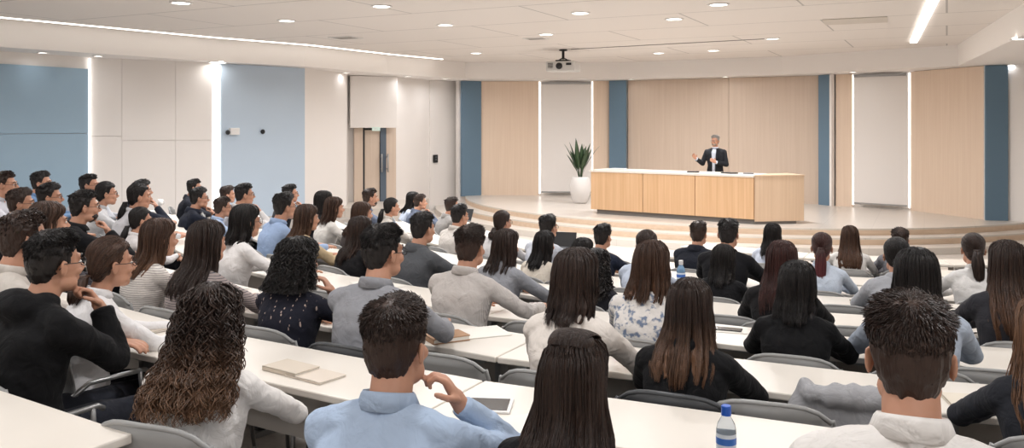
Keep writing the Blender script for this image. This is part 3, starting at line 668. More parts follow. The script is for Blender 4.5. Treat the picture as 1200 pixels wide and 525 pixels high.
def long_pt(tab, L, phi, z, off=0.0, seed=0, wav=0):
    w_, b, f = interp(tab, z); c = (b + f) / 2; h = (f - b) / 2
    n = noise.noise(Vector((math.cos(phi) * 5 + seed * 3, math.sin(phi) * 5, z * 3))) * (.010 + .020 * sstep(-z, -.02, .16))
    n += noise.noise(Vector((math.cos(phi) * 16 + seed * 3, math.sin(phi) * 16, z * 4))) * .007
    n += wav * math.sin(z * 42 + math.sin(phi * 2 + seed) * 2) * sstep(-z, .02, .2)
    cs, sn = math.cos(phi), math.sin(phi); ex = 2.5
    x = math.copysign(abs(cs) ** (2 / ex), cs); y = math.copysign(abs(sn) ** (2 / ex), sn)
    return Vector((x * (w_ + off + n * (1 if w_ > .03 else 0)), c + y * (h + off + (n if y < .3 else 0)), z))
def hair_long(v, L, fine=0, wav=0.0, wide=1.0):
    """falling hair: a solid lofted mass with strands over it, parted at the crown"""
    key = ('l', v, L, fine, wav, wide)
    if key in HM: return HM[key]
    rnd = random.Random(v * 17 + 5); tab = long_tab(L, wide); mb = MB(); N = 64; rings_ = []
    zs = [.1385 - .0385 * (i / 8) ** 1.8 for i in range(9)] + list(np.linspace(.09, -L * .93, 34))
    for i, z in enumerate(zs):
        k = sstep(-z, L * .55, L * .93)
        rg = []
        for j in range(N):
            a = 2 * PI * j / N; p = long_pt(tab, L, a, z, -.003 - k * .022, v, wav)
            rg.append(p + Vector((0, 0, k * .05 * noise.noise(Vector((math.cos(a) * 3 + v, math.sin(a) * 3, 1))))))
        rings_.append([tuple(p) for p in rg][::-1])
    mb.loft(rings_)
    n = 1700 if fine else 600; lk = [rnd.uniform(-PI, PI) for _ in range(34)]; ln = [rnd.uniform(.86, 1.1) for _ in lk]; lo = [rnd.uniform(-.004, .014) for _ in lk]
    for i in range(n):
        phi = rnd.uniform(-PI, PI)
        if math.sin(phi) > .5 and rnd.random() < .8: phi = -abs(phi)
        front = math.sin(phi) > .2
        c = min(range(34), key=lambda q: abs(math.atan2(math.sin(lk[q] - phi), math.cos(lk[q] - phi)))); dphi = math.atan2(math.sin(lk[c] - phi), math.cos(lk[c] - phi))
        z0 = .138 - rnd.random() ** 2 * .06; z1 = -L * ln[c] * rnd.uniform(.88, 1.05) if not front else -rnd.uniform(.05, L * .6); m_ = 14; pts = []; j1, j2 = rnd.uniform(-.12, .12), rnd.uniform(-.003, .005)
        for q in range(m_):
            t = q / (m_ - 1); z = z0 + (z1 - z0) * t ** .9; zz = max(z, -L); cl = sstep(t, .35, 1)
            p = long_pt(tab, L, phi + j1 * t + dphi * cl * .75, zz, j2 + lo[c] * cl - .012 * sstep(t, .8, 1), v, wav); p.z = z; pts.append(p)
        strand(mb, pts, .0024 if fine else .0034)
    if v == 3 and fine:                     # half-up roll at the crown
        mb.ell((0, -.035, .118), (.062, .058, .034), None, 24, 16)
        for i in range(260):
            a = rnd.uniform(-1, 1); w0 = rnd.uniform(-.25, .25); pts = []
            for q in range(10):
                b = PI * (.05 + .9 * q / 9); pts.append(Vector((math.sin(a * 1.35) * .064 * (1 - .3 * q / 9) + w0 * .02 * q / 9, -.035 + math.cos(b) * .06, .118 + math.sin(b) * .036 * math.cos(a * .9))))
            strand(mb, pts, .0024)
    HM[key] = mb.mesh('hair', M_WALL, True); return HM[key]
def hair_curly(v, L, fine=0):
    key = ('c', v, L, fine)
    if key in HM: return HM[key]
    rnd = random.Random(v * 5 + 2); tab = [(z, w_ * (1.02 + .16 * sstep(-z, -.1, .1)), b * (1.04 + .15 * sstep(-z, -.08, .1)), f) for z, w_, b, f in long_tab(L)]
    mb = MB(); N = 56; zs = [.1375 - .0375 * (i / 7) ** 1.6 for i in range(8)] + list(np.linspace(.09, -L * .93, 40))
    def cl(phi, z): return .010 * noise.noise(Vector((math.cos(phi) * 14, math.sin(phi) * 14, z * 40)))
    mb.loft([[tuple(long_pt(tab, L, 2 * PI * j / N, z, cl(2 * PI * j / N, z) - .008, v)) for j in range(N)][::-1] for z in zs])
    for i in range(700 if fine else 280):
        phi = rnd.uniform(-PI, PI)
        if math.sin(phi) > .45 and rnd.random() < .75: phi = -abs(phi)
        z0 = .13 - rnd.random() ** 1.3 * .22; z1 = max(-L * 1.04, z0 - rnd.uniform(.16, .42)); m_ = int((z0 - z1) / .0085) + 4; pts = []; r = rnd.uniform(.006, .014); ph = rnd.uniform(0, 6.3); pitch = rnd.uniform(.022, .038); sg = rnd.choice((-1, 1)); o = rnd.uniform(-.006, .012)
        for q in range(m_):
            t = q / (m_ - 1); z = z0 + (z1 - z0) * t; c = long_pt(tab, L, phi, max(z, -L), o + .012 * t, v); c.z = z
            a = ph + sg * (z0 - z) / pitch * 2 * PI * .5; pr = r * min(1, t * 5 + .3)
            tx = Vector((-math.sin(phi), math.cos(phi), 0)); nx = Vector((math.cos(phi), math.sin(phi), 0)); pts.append(c + tx * math.cos(a) * pr + nx * math.sin(a) * pr)
        strand(mb, pts, .0034 if fine else .005)
    HM[key] = mb.mesh('hair', M_WALL, True); return HM[key]
def hair_tail(v, L, base=(0, -.115, .03), low=-.78, knot=0):
    """combed-back hair gathered into a tail, or a knot"""
    key = ('t', v, L, base, knot)
    if key in HM: return HM[key]
    rnd = random.Random(v * 3 + 9); mb = MB(); V, F = icosphere(5)
    mb.add([cap_pt(d, .014, low, v, 1)[0] for d in V], F); B = Vector(base)
    cnt = 0
    while cnt < 420:
        d = Vector((rnd.gauss(0, 1), rnd.gauss(0, 1), rnd.gauss(.3, 1))).normalized(); p, k = cap_pt(d, .015, low, v, 1)
        if k < .8: continue
        cnt += 1; pts = []
        bd = Vector((B.x / .09, (B.y + .012) / .108, (B.z - .036) / .1)).normalized()
        for q in range(6): dd = d.lerp(bd, min(.96, q / 5)).normalized(); pts.append(cap_pt(dd, .0155, low, v, 1)[0])
        strand(mb, pts, .003)
    if knot:
        mb.ell(B + Vector((0, -.018, 0)), (.034, .03, .034), None, 16, 12)
        for i in range(60):
            a0 = rnd.uniform(0, 6.28); tl = rnd.uniform(-.5, .5); r = .034; Rm = Matrix.Rotation(tl, 3, 'Z') @ Matrix.Rotation(rnd.uniform(-.4, .4), 3, 'X')
            strand(mb, [B + Vector((0, -.018, 0)) + Rm @ Vector((math.cos(a0 + q * .3) * r, math.sin(q * .3) * .01, math.sin(a0 + q * .3) * r)) for q in range(9)], .003)
    else:
        path = [B + Vector((0, .01, 0)), B + Vector((0, -.022, -.008)), B + Vector((.0, -.04, -.06)), B + Vector((.0, -.05, -L * .5)), B + Vector((.004, -.06, -L * .8)), B + Vector((.0, -.062, -L))]
        rad = [.018, .02, .032, .040, .034, .008]
        N = 24; mb.loft([[tuple(p + Vector((math.cos(2 * PI * j / N) * r * (1 + .2 * noise.noise(Vector((math.cos(2 * PI * j / N) * 4, math.sin(2 * PI * j / N) * 4, i)))), math.sin(2 * PI * j / N) * r * .75, 0))) for j in range(N)][::-1] for i, (p, r) in enumerate(zip(path, rad))])
        for i in range(240):
            a = rnd.uniform(0, 6.28); rr = rnd.uniform(.85, 1.15); e = rnd.uniform(.8, 1.08); pts = []
            for p, r in zip(path, rad[:-1] + [.018]): pts.append(B + (p - B) * e + Vector((math.cos(a) * r * rr, math.sin(a) * r * .75 * rr, 0)))
            strand(mb, pts, .0034)
        mb.lathe([(.02, -.012), (.024, 0), (.02, .012)], 14, tuple(B + Vector((0, -.02, -.01))))
    HM[key] = mb.mesh('hair', M_WALL, True); return HM[key]
def collar_mesh(f, kind, C_={}):
    if (f, kind) in C_: return C_[(f, kind)]
    mb = MB(); k = .88 if f else 1.0; N = 28
    def rg(z, r, dy, n, y0=.02):
        o = []
        for j in range(N + 1): a = PI / 2 + .28 + (2 * PI - .56) * j / N; o.append(Vector((math.cos(a) * r * k * (1.02), y0 + math.sin(a) * r * .95 * k, z + .012 + dy * math.sin(a))))
        return o
    if kind == 'shirt': prof = [(1.002, .066, -.010), (1.036, .062, -.016), (1.042, .066, -.016), (1.034, .072, -.015), (1.0, .084, -.010), (1.000, .082, -.01)]
    elif kind == 'jacket': prof = [(.992, .076, -.012), (1.028, .068, -.02), (1.036, .074, -.02), (1.02, .088, -.018), (.985, .106, -.012), (.98, .1, -.01)]
    else: prof = [(1.0, .07, -.012), (1.014, .067, -.014), (1.018, .071, -.014), (1.01, .078, -.012), (.998, .078, -.012), (.996, .072, -.012)]
    R_ = [rg(z, r, dy, N) for z, r, dy in prof]; V = [p for r in R_ for p in r]; F = []; m_ = len(prof); n1 = N + 1
    for i in range(m_):
        for j in range(N): a = i * n1 + j; b = ((i + 1) % m_) * n1 + j; F.append((a, b, b + 1, a + 1))
    F.append(tuple(i * n1 for i in range(m_))); F.append(tuple(i * n1 + N for i in range(m_))[::-1])
    mb.add(V, F); C_[(f, kind)] = mb.mesh('collar', M_WALL, True); return C_[(f, kind)]
def face_parts(t, yaw, glasses, beard, hm, C_={}):
    R = Matrix.Rotation(yaw, 4, 'Z')
    if not C_:
        for s in (1, -1):
            mb = MB(); mb.ell((.031 * s, .0765, .003), (.012, .011, .009), None, 12, 8, 0); mb.ell((.031 * s, .0845, .003), (.005, .004, .005), None, 10, 6, 1); C_['eye', s] = mb.mesh('eye', [mat('eye white', (225, 220, 215), .3), mat('dark iris', (40, 28, 20), .2)], True)
            mb = MB(); mb.tube([(.012 * s, .094, .024), (.03 * s, .09, .031), (.05 * s, .074, .025)], [.003, .0045, .002], 6); C_['brow', s] = mb.mesh('eyebrow', M_WALL, True)
        mb = MB()
        for s in (1, -1):
            pts = [(.033 * s + .021 * math.cos(a), .1 - .006 * abs(math.cos(a)), .001 + .016 * math.sin(a)) for a in np.linspace(0, 2 * PI, 17)]; mb.tube(pts, .0019, 6, cap=False)
            mb.tube([(.054 * s, .094, .006), (.078 * s, .04, .006), (.086 * s, -.015, .01), (.086 * s, -.035, -.01)], .0018, 6)
        mb.tube([(-.012, .101, .004), (0, .104, .007), (.012, .101, .004)], .0018, 6); C_['gl'] = mb.mesh('glasses', M_DARK, True)
        mb = MB(); V, F = icosphere(4)
        def bp(d):
            k = sstep(-d.z, .22, .42) * sstep(d.y, -.15, .2); mouth = sstep(d.y, .8, .9) * sstep(.5 + d.z, -.25, .0) * .0
            return Vector((d.x * (.056 + .014 * k), .022 + d.y * (.064 + .016 * k), -.035 + d.z * (.066 + .018 * k)))
        mb.add([bp(d) for d in V], F); C_['beard'] = mb.mesh('beard', M_WALL, True)
    M_ = Matrix.Translation(HC) @ R
    made = []
    def put(nm, me, m=None):
        o = link_mesh(nm, me, t, m); o.matrix_local = M_; made.append(o); return o
    for s in (1, -1): put('eye', C_['eye', s]); put('eyebrow', C_['brow', s], hm)
    if glasses: o = put('glasses', C_['gl'], M_DARK); o['label'] = 'dark rimmed glasses'
    if beard: o = put('beard', C_['beard'], hm)
    return made
HAIRC = {'blk': (26, 22, 21), 'dbr': (46, 33, 27), 'br': (66, 46, 35), 'lbr': (98, 70, 50), 'red': (58, 32, 28)}
TIPS = {'curl': (112, 82, 60), 'ombre': (112, 80, 58), 'wine': (112, 56, 62), 'bronze': (92, 64, 46)}
PEOPLE = []
def person(idn, xpx, d, row, sex, pose, top, colr, hair, hc, text, label, pat=None, c2=(90, 95, 110), tr=(38, 40, 48), face=None, glasses=0, beard=0, tip=None, dyaw=0.0, fine=0, wav=0.0, s=None, ytop=None, collar=None, skin=0):
    def offs(q):
        X, Y = (xpx - 600) / 1000 * q, q; a = face_to(X, Y); X += math.sin(a) * .06; Y -= math.cos(a) * .06
        return math.hypot(X - S[0], Y - S[1]) - RP[row]
    if row > 1 and idn not in ('A9', 'A11', 'A4', 'A1', 'A2'):                                      # settle into the row: between desk edge and the desk behind
        def cost(q):
            o = offs(q); sc_ = ((ytop - 147) / -1000 * q - FL[row]) / 1.285
            return (max(0, o + .02) + max(0, -.15 - o)) * 6 + abs(q - d) * .8 + max(0, .92 - sc_) * 40 + max(0, sc_ - 1.08) * 40
        d = min([d + i * .02 for i in range(-25, 26)], key=cost)
    x = (xpx - 600) / 1000 * d; f = sex == 'f'
    zt = -(ytop - 147) / 1000 * d; s = (zt - FL[row]) / (1.285 if hair[0] != 'c' else 1.295); s = max(.9, min(1.09, s))
    t = empty('person', (x, d, FL[row]), face_to(x, d) + dyaw, s); tag(t, label, 'person', 'seated audience')
    # bring the head, not the hips, onto the spot
    fx, fy = -math.sin(t.rotation_euler.z), math.cos(t.rotation_euler.z)
    t.location.x -= fx * .06 * s; t.location.y -= fy * .06 * s
    sk = M_SKIN2 if skin else M_SKIN; yaw = POSE[pose][2]
    link_mesh('body', body_mesh(f, pose, fine), t, sk)
    fm = fabric('cloth %d %d %d %s' % (*colr, pat or 'plain'), colr, pat, c2)
    nm = {'shirt': 'shirt', 'jacket': 'jacket', 'sweater': 'sweater', 'hoodie': 'hoodie', 'short': 'blouse'}[top]
    co = link_mesh(nm, cloth_mesh(f, pose, top, fine), t, fm)
    ck = {'shirt': 'shirt', 'jacket': 'jacket', 'sweater': 'band', 'hoodie': None, 'short': 'band'}[top]
    if ck: link_mesh('collar', collar_mesh(f, ck), co, fabric('cloth %d %d %d plain' % collar, collar) if collar else fm)
    link_mesh('trousers', trousers_mesh(f), t, fabric('trousers %d %d %d' % tr, tr))
    for q in (1, -1): link_mesh('shoe', shoe_mesh(q), t, M_DARK)
    hm = hairmat('hair %s %s' % (hc, tip), HAIRC[hc], TIPS.get(tip), *((-.02, -.28) if hair[0] != 't' else (.0, -.2)))
    hk, hv = hair[0], hair[1:]
    me = {'s': lambda: hair_short(hv[0], fine), 'l': lambda: hair_long(hv[0], hv[1], fine, wav), 'c': lambda: hair_curly(hv[0], hv[1], fine), 't': lambda: hair_tail(hv[0], hv[1], *hv[2:])}[hk]()
    h = link_mesh('hair', me, t, hm); h.matrix_local = Matrix.Translation(HC) @ Matrix.Rotation(yaw, 4, 'Z') @ Matrix.Rotation(POSE[pose][3], 4, 'X')
    face_parts(t, yaw, glasses, beard, hm)
    PEOPLE.append((idn, t, row, text)); return t
WH = (232, 228, 224); LB = (176, 194, 222); GR = (150, 150, 152); BLK = (22, 22, 25); NAVY = (36, 40, 52); CRM = (222, 212, 198)
LOWT = (0, -.105, -.04)
P = person
# row nearest the camera
P('F6', 1067, 1.87, 1, 'm', 'fold', 'shirt', WH, ('s', 0), 'dbr', 'man in white shirt', 'man with short dark hair and crisp white shirt, largest head at lower right', fine=1, ytop=350)
P('D8', 672, 2.15, 1, 'f', 'fold', 'sweater', BLK, ('l', 3, .36), 'dbr', 'woman with long dark hair at the bottom', 'woman with long dark brown hair at the bottom centre, seen from behind', fine=1, ytop=395, wav=.004)
P('G2', 462, 2.25, 1, 'm', 'cheek', 'shirt', (172, 190, 214), ('s', 2), 'dbr', 'man in light blue shirt', 'man in light blue shirt resting his cheek on his right fist', fine=1, ytop=352, dyaw=.22)
P('G1', 245, 2.78, 1, 'f', 'fold', 'shirt', WH, ('c', 1, .25), 'dbr', 'curly haired woman in white', 'woman with big curly brown hair and white shirt, lower left', fine=1, ytop=330, tip='curl', dyaw=.42)
P('A14', 124, 3.82, 1, 'f', 'desk', 'shirt', (234, 232, 232), ('t', 1, .12, LOWT), 'br', 'woman in white shirt with low ponytail', 'woman in white shirt with glasses and a short low ponytail', glasses=1, ytop=278, dyaw=-.15, fine=1, tr=(30, 30, 36))
P('A13', 57, 3.32, 1, 'm', 'chinb', 'hoodie', (17, 17, 19), ('s', 1), 'blk', 'man in black hoodie', 'man in black hoodie with glasses, hand at his chin', glasses=1, ytop=271, dyaw=.05, fine=1)
P('A12', 22, 3.94, 1, 'm', 'fold', 'shirt', (205, 198, 190), ('s', 3), 'dbr', 'man in beige shirt at the left edge', 'man in pale beige shirt at the left picture edge, behind the black hoodie', ytop=248, face=1, dyaw=-.1)
# second row
P('A15', 184, 5.2, 2, 'f', 'desk', 'shirt', (222, 216, 210), ('l', 1, 0.22), 'br', 'woman in striped blouse', 'woman with long brown hair and thin striped cream blouse on the left', pat='hstripe', c2=(150, 140, 138), ytop=257, tip='ombre')
P('B9', 241, 4.6, 2, 'f', 'fold', 'sweater', (172, 160, 156), ('l', 2, 0.25), 'dbr', 'woman in greyish patterned top', 'woman with very long dark hair and greyish pink patterned top', pat='hstripe', c2=(84, 84, 96), ytop=259, dyaw=.2)
P('B11', 349, 4.35, 2, 'f', 'cheek', 'short', (34, 35, 46), ('c', 2, .13), 'blk', 'curly haired woman in sequined black top', 'woman with curly black hair and short sleeved sequined dark top, hand raised', pat='sequin', c2=(190, 170, 160), ytop=276, fine=1, dyaw=.25)
P('C6', 446, 3.98, 2, 'm', 'deskr', 'shirt', (146, 147, 152), ('s', 1), 'blk', 'man in grey shirt', 'man in plain grey shirt with cropped black hair left of the checked shirt', ytop=264, fine=1, glasses=1, dyaw=.15)
P('D7', 674, 3.6, 2, 'f', 'desk', 'sweater', (222, 214, 206), ('l', 0, 0.165), 'dbr', 'woman in white sweater', 'woman with straight dark shoulder-length hair and off-white sweater, centre', ytop=292, fine=1)
P('E7', 808, 3.1, 2, 'f', 'fold', 'jacket', (20, 20, 22), ('l', 4, 0.25), 'dbr', 'woman with long streaked hair', 'woman with long brown hair fading to lighter ends over a black jacket', ytop=328, tip='ombre', fine=1)
P('F9', 1226, 2.86, 2, 'f', 'fold', 'sweater', (42, 44, 50), ('l', 1, .30), 'lbr', 'woman cut by the right edge', 'woman in dark sweater with light brown hair, cut off at the right edge', ytop=350)
P('A11', 53, 5.35, 2, 'f', 'fold', 'sweater', (60, 56, 60), ('l', 2, 0.17), 'br', 'woman with brown hair on the far left', 'woman with straight brown hair at far left, behind the black hoodie', ytop=237)
P('A3', 21, 6.7, 2, 'm', 'fold', 'sweater', (38, 36, 40), ('s', 0), 'dbr', 'man in dark sweater with glasses', 'man in dark sweater and glasses near the left edge', glasses=1, ytop=221, dyaw=-.2)
P('A9', 95, 6.55, 2, 'm', 'chin', 'jacket', (20, 20, 23), ('s', 1), 'blk', 'man in black jacket with hand at chin', 'bearded man in black jacket and glasses, hand near his chin, on the left', glasses=1, beard=1, ytop=223, dyaw=-.1)
P('A4', 55, 7.8, 2, 'm', 'fold', 'shirt', (44, 44, 50), ('s', 2), 'blk', 'bearded man in dark shirt', 'bearded man in dark shirt and glasses left of the black jacket', glasses=1, beard=1, ytop=215, dyaw=-.2)
P('A1', 3, 8.6, 2, 'm', 'fold', 'shirt', (205, 205, 212), ('s', 3), 'dbr', 'man at the left picture edge', 'bearded man in pale shirt cut by the left picture edge, upper row', glasses=1, beard=1, ytop=201, dyaw=-.25)
P('A2', 46, 9.5, 2, 'm', 'fold', 'shirt', (112, 142, 178), ('s', 0), 'blk', 'man in denim blue shirt', 'man in denim blue shirt before the mid blue wall panel', glasses=1, ytop=201, dyaw=-.2)
# third row
P('F5', 1074, 3.9, 3, 'f', 'fold', 'jacket', (172, 182, 196), ('l', 0, 0.2), 'blk', 'woman in pale blue blazer', 'woman with long black hair in pale blue blazer, behind the large white shirt', ytop=292, fine=1)
P('E9', 934, 4.04, 3, 'f', 'fold', 'sweater', (18, 18, 20), ('l', 1, 0.15), 'blk', 'woman in black sweater', 'woman with shoulder-length black hair and black sweater, right of centre', ytop=307, fine=1)
P('E2', 763, 4.42, 3, 'f', 'fold', 'sweater', (226, 222, 218), ('l', 4, 0.16), 'br', 'woman in floral blouse', 'woman with brown hair and white blouse printed with blue flowers', pat='floral', c2=(120, 134, 158), ytop=283, tip='bronze', fine=1)
P('C12', 549, 4.96, 3, 'm', 'rside', 'shirt', (222, 217, 211), ('s', 3), 'dbr', 'man in finely checked shirt', 'man in white shirt with fine grey checks, centre', pat='check', c2=(168, 160, 158), ytop=265, fine=1, face=1, dyaw=.1)
P('B6', 286, 6.3, 3, 'f', 'rside', 'shirt', (226, 222, 220), ('l', 1, 0.15), 'blk', 'person in white shirt with dark wavy hair', 'person with wavy black hair in white shirt leaning to the right', wav=.006, ytop=240, glasses=1)
P('A10', 162, 7.45, 3, 'f', 'fold', 'shirt', (226, 222, 222), ('t', 2, .2, LOWT), 'blk', 'woman in white shirt with low black ponytail', 'woman with low black ponytail and white shirt, left side', ytop=243)
P('A8', 160, 8.35, 3, 'f', 'desk', 'shirt', (208, 208, 212), ('t', 3, .22, LOWT), 'blk', 'woman in pale grey blouse', 'woman in pale grey blouse with long low ponytail, near the left light strip', ytop=215, face=1)
P('A6', 122, 9.0, 3, 'f', 'desk', 'shirt', (204, 204, 206), ('t', 1, .24, LOWT), 'blk', 'woman in grey shirt with glasses', 'woman in light grey shirt with glasses and black ponytail, before the white wall', glasses=1, ytop=213)
P('A7', 164, 9.9, 3, 'm', 'chin', 'jacket', NAVY, ('s', 2), 'blk', 'man in dark suit with hand at chin', 'man in dark suit, hand at chin, partly behind the grey blouse', ytop=211, face=1)
P('A5', 102, 10.04, 3, 'm', 'chin', 'shirt', (190, 192, 198), ('s', 1), 'blk', 'man in pale shirt at the wall corner', 'man in pale grey shirt at the edge of the mid blue panel', glasses=1, ytop=204, dyaw=-.2)
# fourth row
P('F8', 1181, 4.72, 4, 'f', 'fold', 'jacket', (50, 50, 55), ('l', 2, 0.34), 'dbr', 'woman in charcoal jacket', 'woman with very long dark hair and charcoal jacket near the right edge', ytop=283, tip='bronze')
P('E8', 916, 5.12, 4, 'f', 'fold', 'jacket', (24, 23, 25), ('l', 3, 0.26), 'red', 'woman with dark auburn hair', 'woman with long dark auburn hair and black jacket, left of the mauve ponytail', ytop=283)
P('D6', 698, 5.5, 4, 'f', 'fold', 'sweater', (40, 40, 46), ('c', 3, .2), 'blk', 'woman with wavy black hair', 'woman with wavy black hair half hidden behind the off-white sweater', ytop=290)
P('D3', 592, 6.08, 4, 'f', 'rside', 'jacket', (146, 148, 154), ('l', 4, 0.18), 'dbr', 'woman in grey blazer', 'woman with long dark brown hair and mid grey blazer, centre', ytop=269)
P('C9', 493, 6.58, 4, 'm', 'fold', 'jacket', (84, 86, 90), ('s', 1), 'blk', 'man in dark grey blazer', 'man in dark grey blazer with black hair, left of centre', ytop=249, face=1)
P('C4', 421, 6.92, 4, 'f', 'fold', 'sweater', (32, 31, 33), ('l', 0, 0.25), 'dbr', 'woman in black top with long hair', 'woman with long dark brown hair and black top, left of centre', ytop=254)
P('B10', 358, 7.58, 4, 'f', 'desk', 'sweater', (198, 176, 142), ('l', 2, 0.18), 'br', 'woman in tan cardigan', 'woman with bronzed brown hair and tan cardigan', ytop=240, tip='ombre')
P('B8', 331, 8.1, 4, 'm', 'desk', 'shirt', (158, 180, 214), ('s', 0), 'blk', 'man in blue shirt with glasses', 'man in sky blue shirt and glasses before the pale blue panel', glasses=1, ytop=226)
P('B5', 259, 9.0, 4, 'm', 'fold', 'shirt', (170, 188, 216), ('s', 3), 'dbr', 'man in light blue shirt on the left', 'man in light blue shirt and glasses beside the person with wavy hair', glasses=1, ytop=231)
P('B2', 231, 9.7, 4, 'm', 'chin', 'jacket', (32, 36, 48), ('s', 2), 'blk', 'man in navy jacket', 'man in navy jacket and glasses under the bright light strip', glasses=1, ytop=220)
P('B4', 284, 10.3, 4, 'm', 'chin', 'shirt', (208, 205, 204), ('s', 1), 'blk', 'man in pale shirt with hand at chin', 'man in pale shirt with glasses, hand at chin, right of the bright strip', glasses=1, ytop=215)
P('B3', 265, 11.3, 4, 'm', 'fold', 'jacket', (38, 40, 48), ('s', 0), 'dbr', 'man in dark jacket beside the strip', 'man in dark jacket just right of the bright light strip', ytop=218, face=1)
P('B1', 226, 12.0, 4, 'm', 'fold', 'jacket', (36, 38, 46), ('s', 3), 'blk', 'man in dark suit left of the strip', 'man in dark suit just left of the bright light strip, farthest row', ytop=210, face=1)
# fifth row
P('F4', 1051, 5.84, 5, 'f', 'fold', 'jacket', (170, 172, 178), ('t', 2, .10, (0, -.1, -.03), -.7, 1), 'blk', 'person in light grey blazer', 'person with pinned-up dark hair, glasses and light grey blazer', glasses=1, ytop=279)
P('E5', 847, 6.3, 5, 'f', 'fold', 'sweater', (18, 18, 21), ('l', 0, 0.18), 'blk', 'woman with black hair in black', 'woman in black with long black hair, before the broad suited man', ytop=287)
P('E1', 757, 6.62, 5, 'f', 'fold', 'shirt', (196, 206, 222), ('t', 3, .22, (0, -.11, .0)), 'dbr', 'woman in pale blue shirt', 'woman with gathered dark hair and pale blue shirt behind the floral blouse', ytop=270)
P('D6b', 682, 6.5, 5, 'f', 'fold', 'sweater', (50, 50, 56), ('l', 3, .22), 'blk', 'black haired woman mostly hidden', 'black haired woman mostly hidden behind the off-white sweater', ytop=283)
P('D4', 637, 7.12, 5, 'f', 'fold', 'sweater', CRM, ('l', 1, 0.19), 'blk', 'woman in cream sweater', 'woman with long black hair and cream sweater, centre', ytop=271)
P('C3', 423, 8.9, 5, 'f', 'fold', 'sweater', (66, 58, 56), ('l', 4, .22), 'br', 'brown haired woman behind the black top', 'woman with brown hair and dark top, below the double door', ytop=237)
P('C1', 390, 9.4, 5, 'f', 'rside', 'shirt', (222, 218, 212), ('l', 2, 0.16), 'br', 'woman in white blouse', 'woman with long brown hair and white blouse, left of the double door', ytop=231)
P('B12', 378, 10.1, 5, 'f', 'fold', 'sweater', (30, 30, 34), ('l', 3, .2), 'blk', 'woman in black by the wall', 'woman with black hair and black top before the white wall', ytop=224)
P('B7', 338, 11.5, 5, 'm', 'chin', 'jacket', (44, 48, 58), ('s', 1), 'blk', 'man in dark vest', 'man in dark jacket and glasses before the pale blue panel', glasses=1, ytop=216, collar=WH)
# sixth row
P('F7', 1141, 6.66, 6, 'f', 'fold', 'shirt', (214, 212, 210), ('t', 1, .24, (0, -.115, .02)), 'dbr', 'woman in white blouse with ponytail', 'woman with dark ponytail and white blouse at far right', ytop=274, glasses=1)
P('F1', 963, 7.0, 6, 'f', 'fold', 'shirt', (196, 206, 220), ('t', 2, .28, (0, -.115, .02)), 'red', 'woman with mauve ponytail', 'woman with reddish mauve ponytail and pale blue shirt', tip='wine', ytop=273)
P('E4', 853, 7.45, 6, 'm', 'fold', 'jacket', (20, 20, 24), ('s', 1), 'blk', 'broad man in black suit', 'broad man in black suit, right of centre, tallest head before the counter', ytop=257)
P('D5', 705, 7.98, 6, 'm', 'fold', 'jacket', (36, 42, 58), ('s', 3), 'blk', 'man in navy suit', 'man in navy suit below the left end of the counter', ytop=263, face=1)
P('D2', 641, 8.4, 6, 'm', 'desk', 'shirt', (196, 200, 210), ('s', 0), 'blk', 'man in pale grey shirt', 'man in pale grey shirt and glasses below the potted plant', glasses=1, ytop=252)
P('D1', 587, 8.82, 6, 'f', 'desk', 'shirt', (202, 200, 200), ('t', 3, .12, LOWT), 'dbr', 'person with short ponytail', 'person with low short ponytail, glasses and light grey shirt', glasses=1, ytop=247)
P('C11', 537, 9.4, 6, 'm', 'fold', 'shirt', (216, 210, 204), ('s', 2), 'blk', 'man in off-white shirt', 'man in off-white shirt with glasses below the blue fin', glasses=1, ytop=240)
P('C5', 457, 10.6, 6, 'f', 'desk', 'shirt', (214, 208, 200), ('t', 1, .26, (0, -.11, -.01)), 'blk', 'woman in cream blouse with ponytail', 'woman with black ponytail and cream blouse, right of the double door', ytop=232, face=1)
P('C2', 432, 11.7, 6, 'm', 'fold', 'jacket', (112, 122, 142), ('s', 3), 'dbr', 'bearded man by the door', 'bearded man in grey blue jacket before the double door', beard=1, ytop=221)
# front rows
P('E3', 818, 8.58, 7, 'm', 'fold', 'jacket', (34, 37, 46), ('s', 0), 'dbr', 'man in dark suit left of the broad man', 'smaller man in dark suit just left of the broad black suit', ytop=260)
P('C10', 528, 11.6, 7, 'm', 'fold', 'jacket', (150, 147, 144), ('s', 1), 'dbr', 'man in taupe blazer', 'man in taupe blazer against the white wall', ytop=231, face=1)
P('C8', 491, 12.5, 7, 'm', 'chin', 'jacket', (92, 100, 116), ('s', 2), 'dbr', 'man in slate blazer', 'man in slate blazer, hand at chin, before the white wall', ytop=228, face=1)
P('C7', 483, 13.24, 7, 'f', 'fold', 'shirt', (198, 208, 224), ('l', 3, .2), 'blk', 'woman in light blue at the wall', 'woman with black hair and light blue shirt behind the slate blazer', ytop=225)
P('E6', 905, 9.1, 8, 'f', 'fold', 'shirt', (206, 214, 230), ('l', 0, 0.25), 'blk', 'woman with hair clip', 'woman with black hair and pale blue shirt before the counter end', ytop=262)
P('F2', 996, 8.8, 8, 'f', 'fold', 'shirt', (224, 220, 216), ('l', 2, 0.3), 'br', 'woman in white with long brown hair', 'woman with long brown hair and white shirt below the second screen', ytop=265, tip='bronze')
P('F3', 1055, 9.1, 8, 'm', 'fold', 'sweater', (120, 120, 126), ('s', 2), 'dbr', 'dark haired man in the front row', 'dark haired man whose head shows above the light grey blazer', ytop=268)

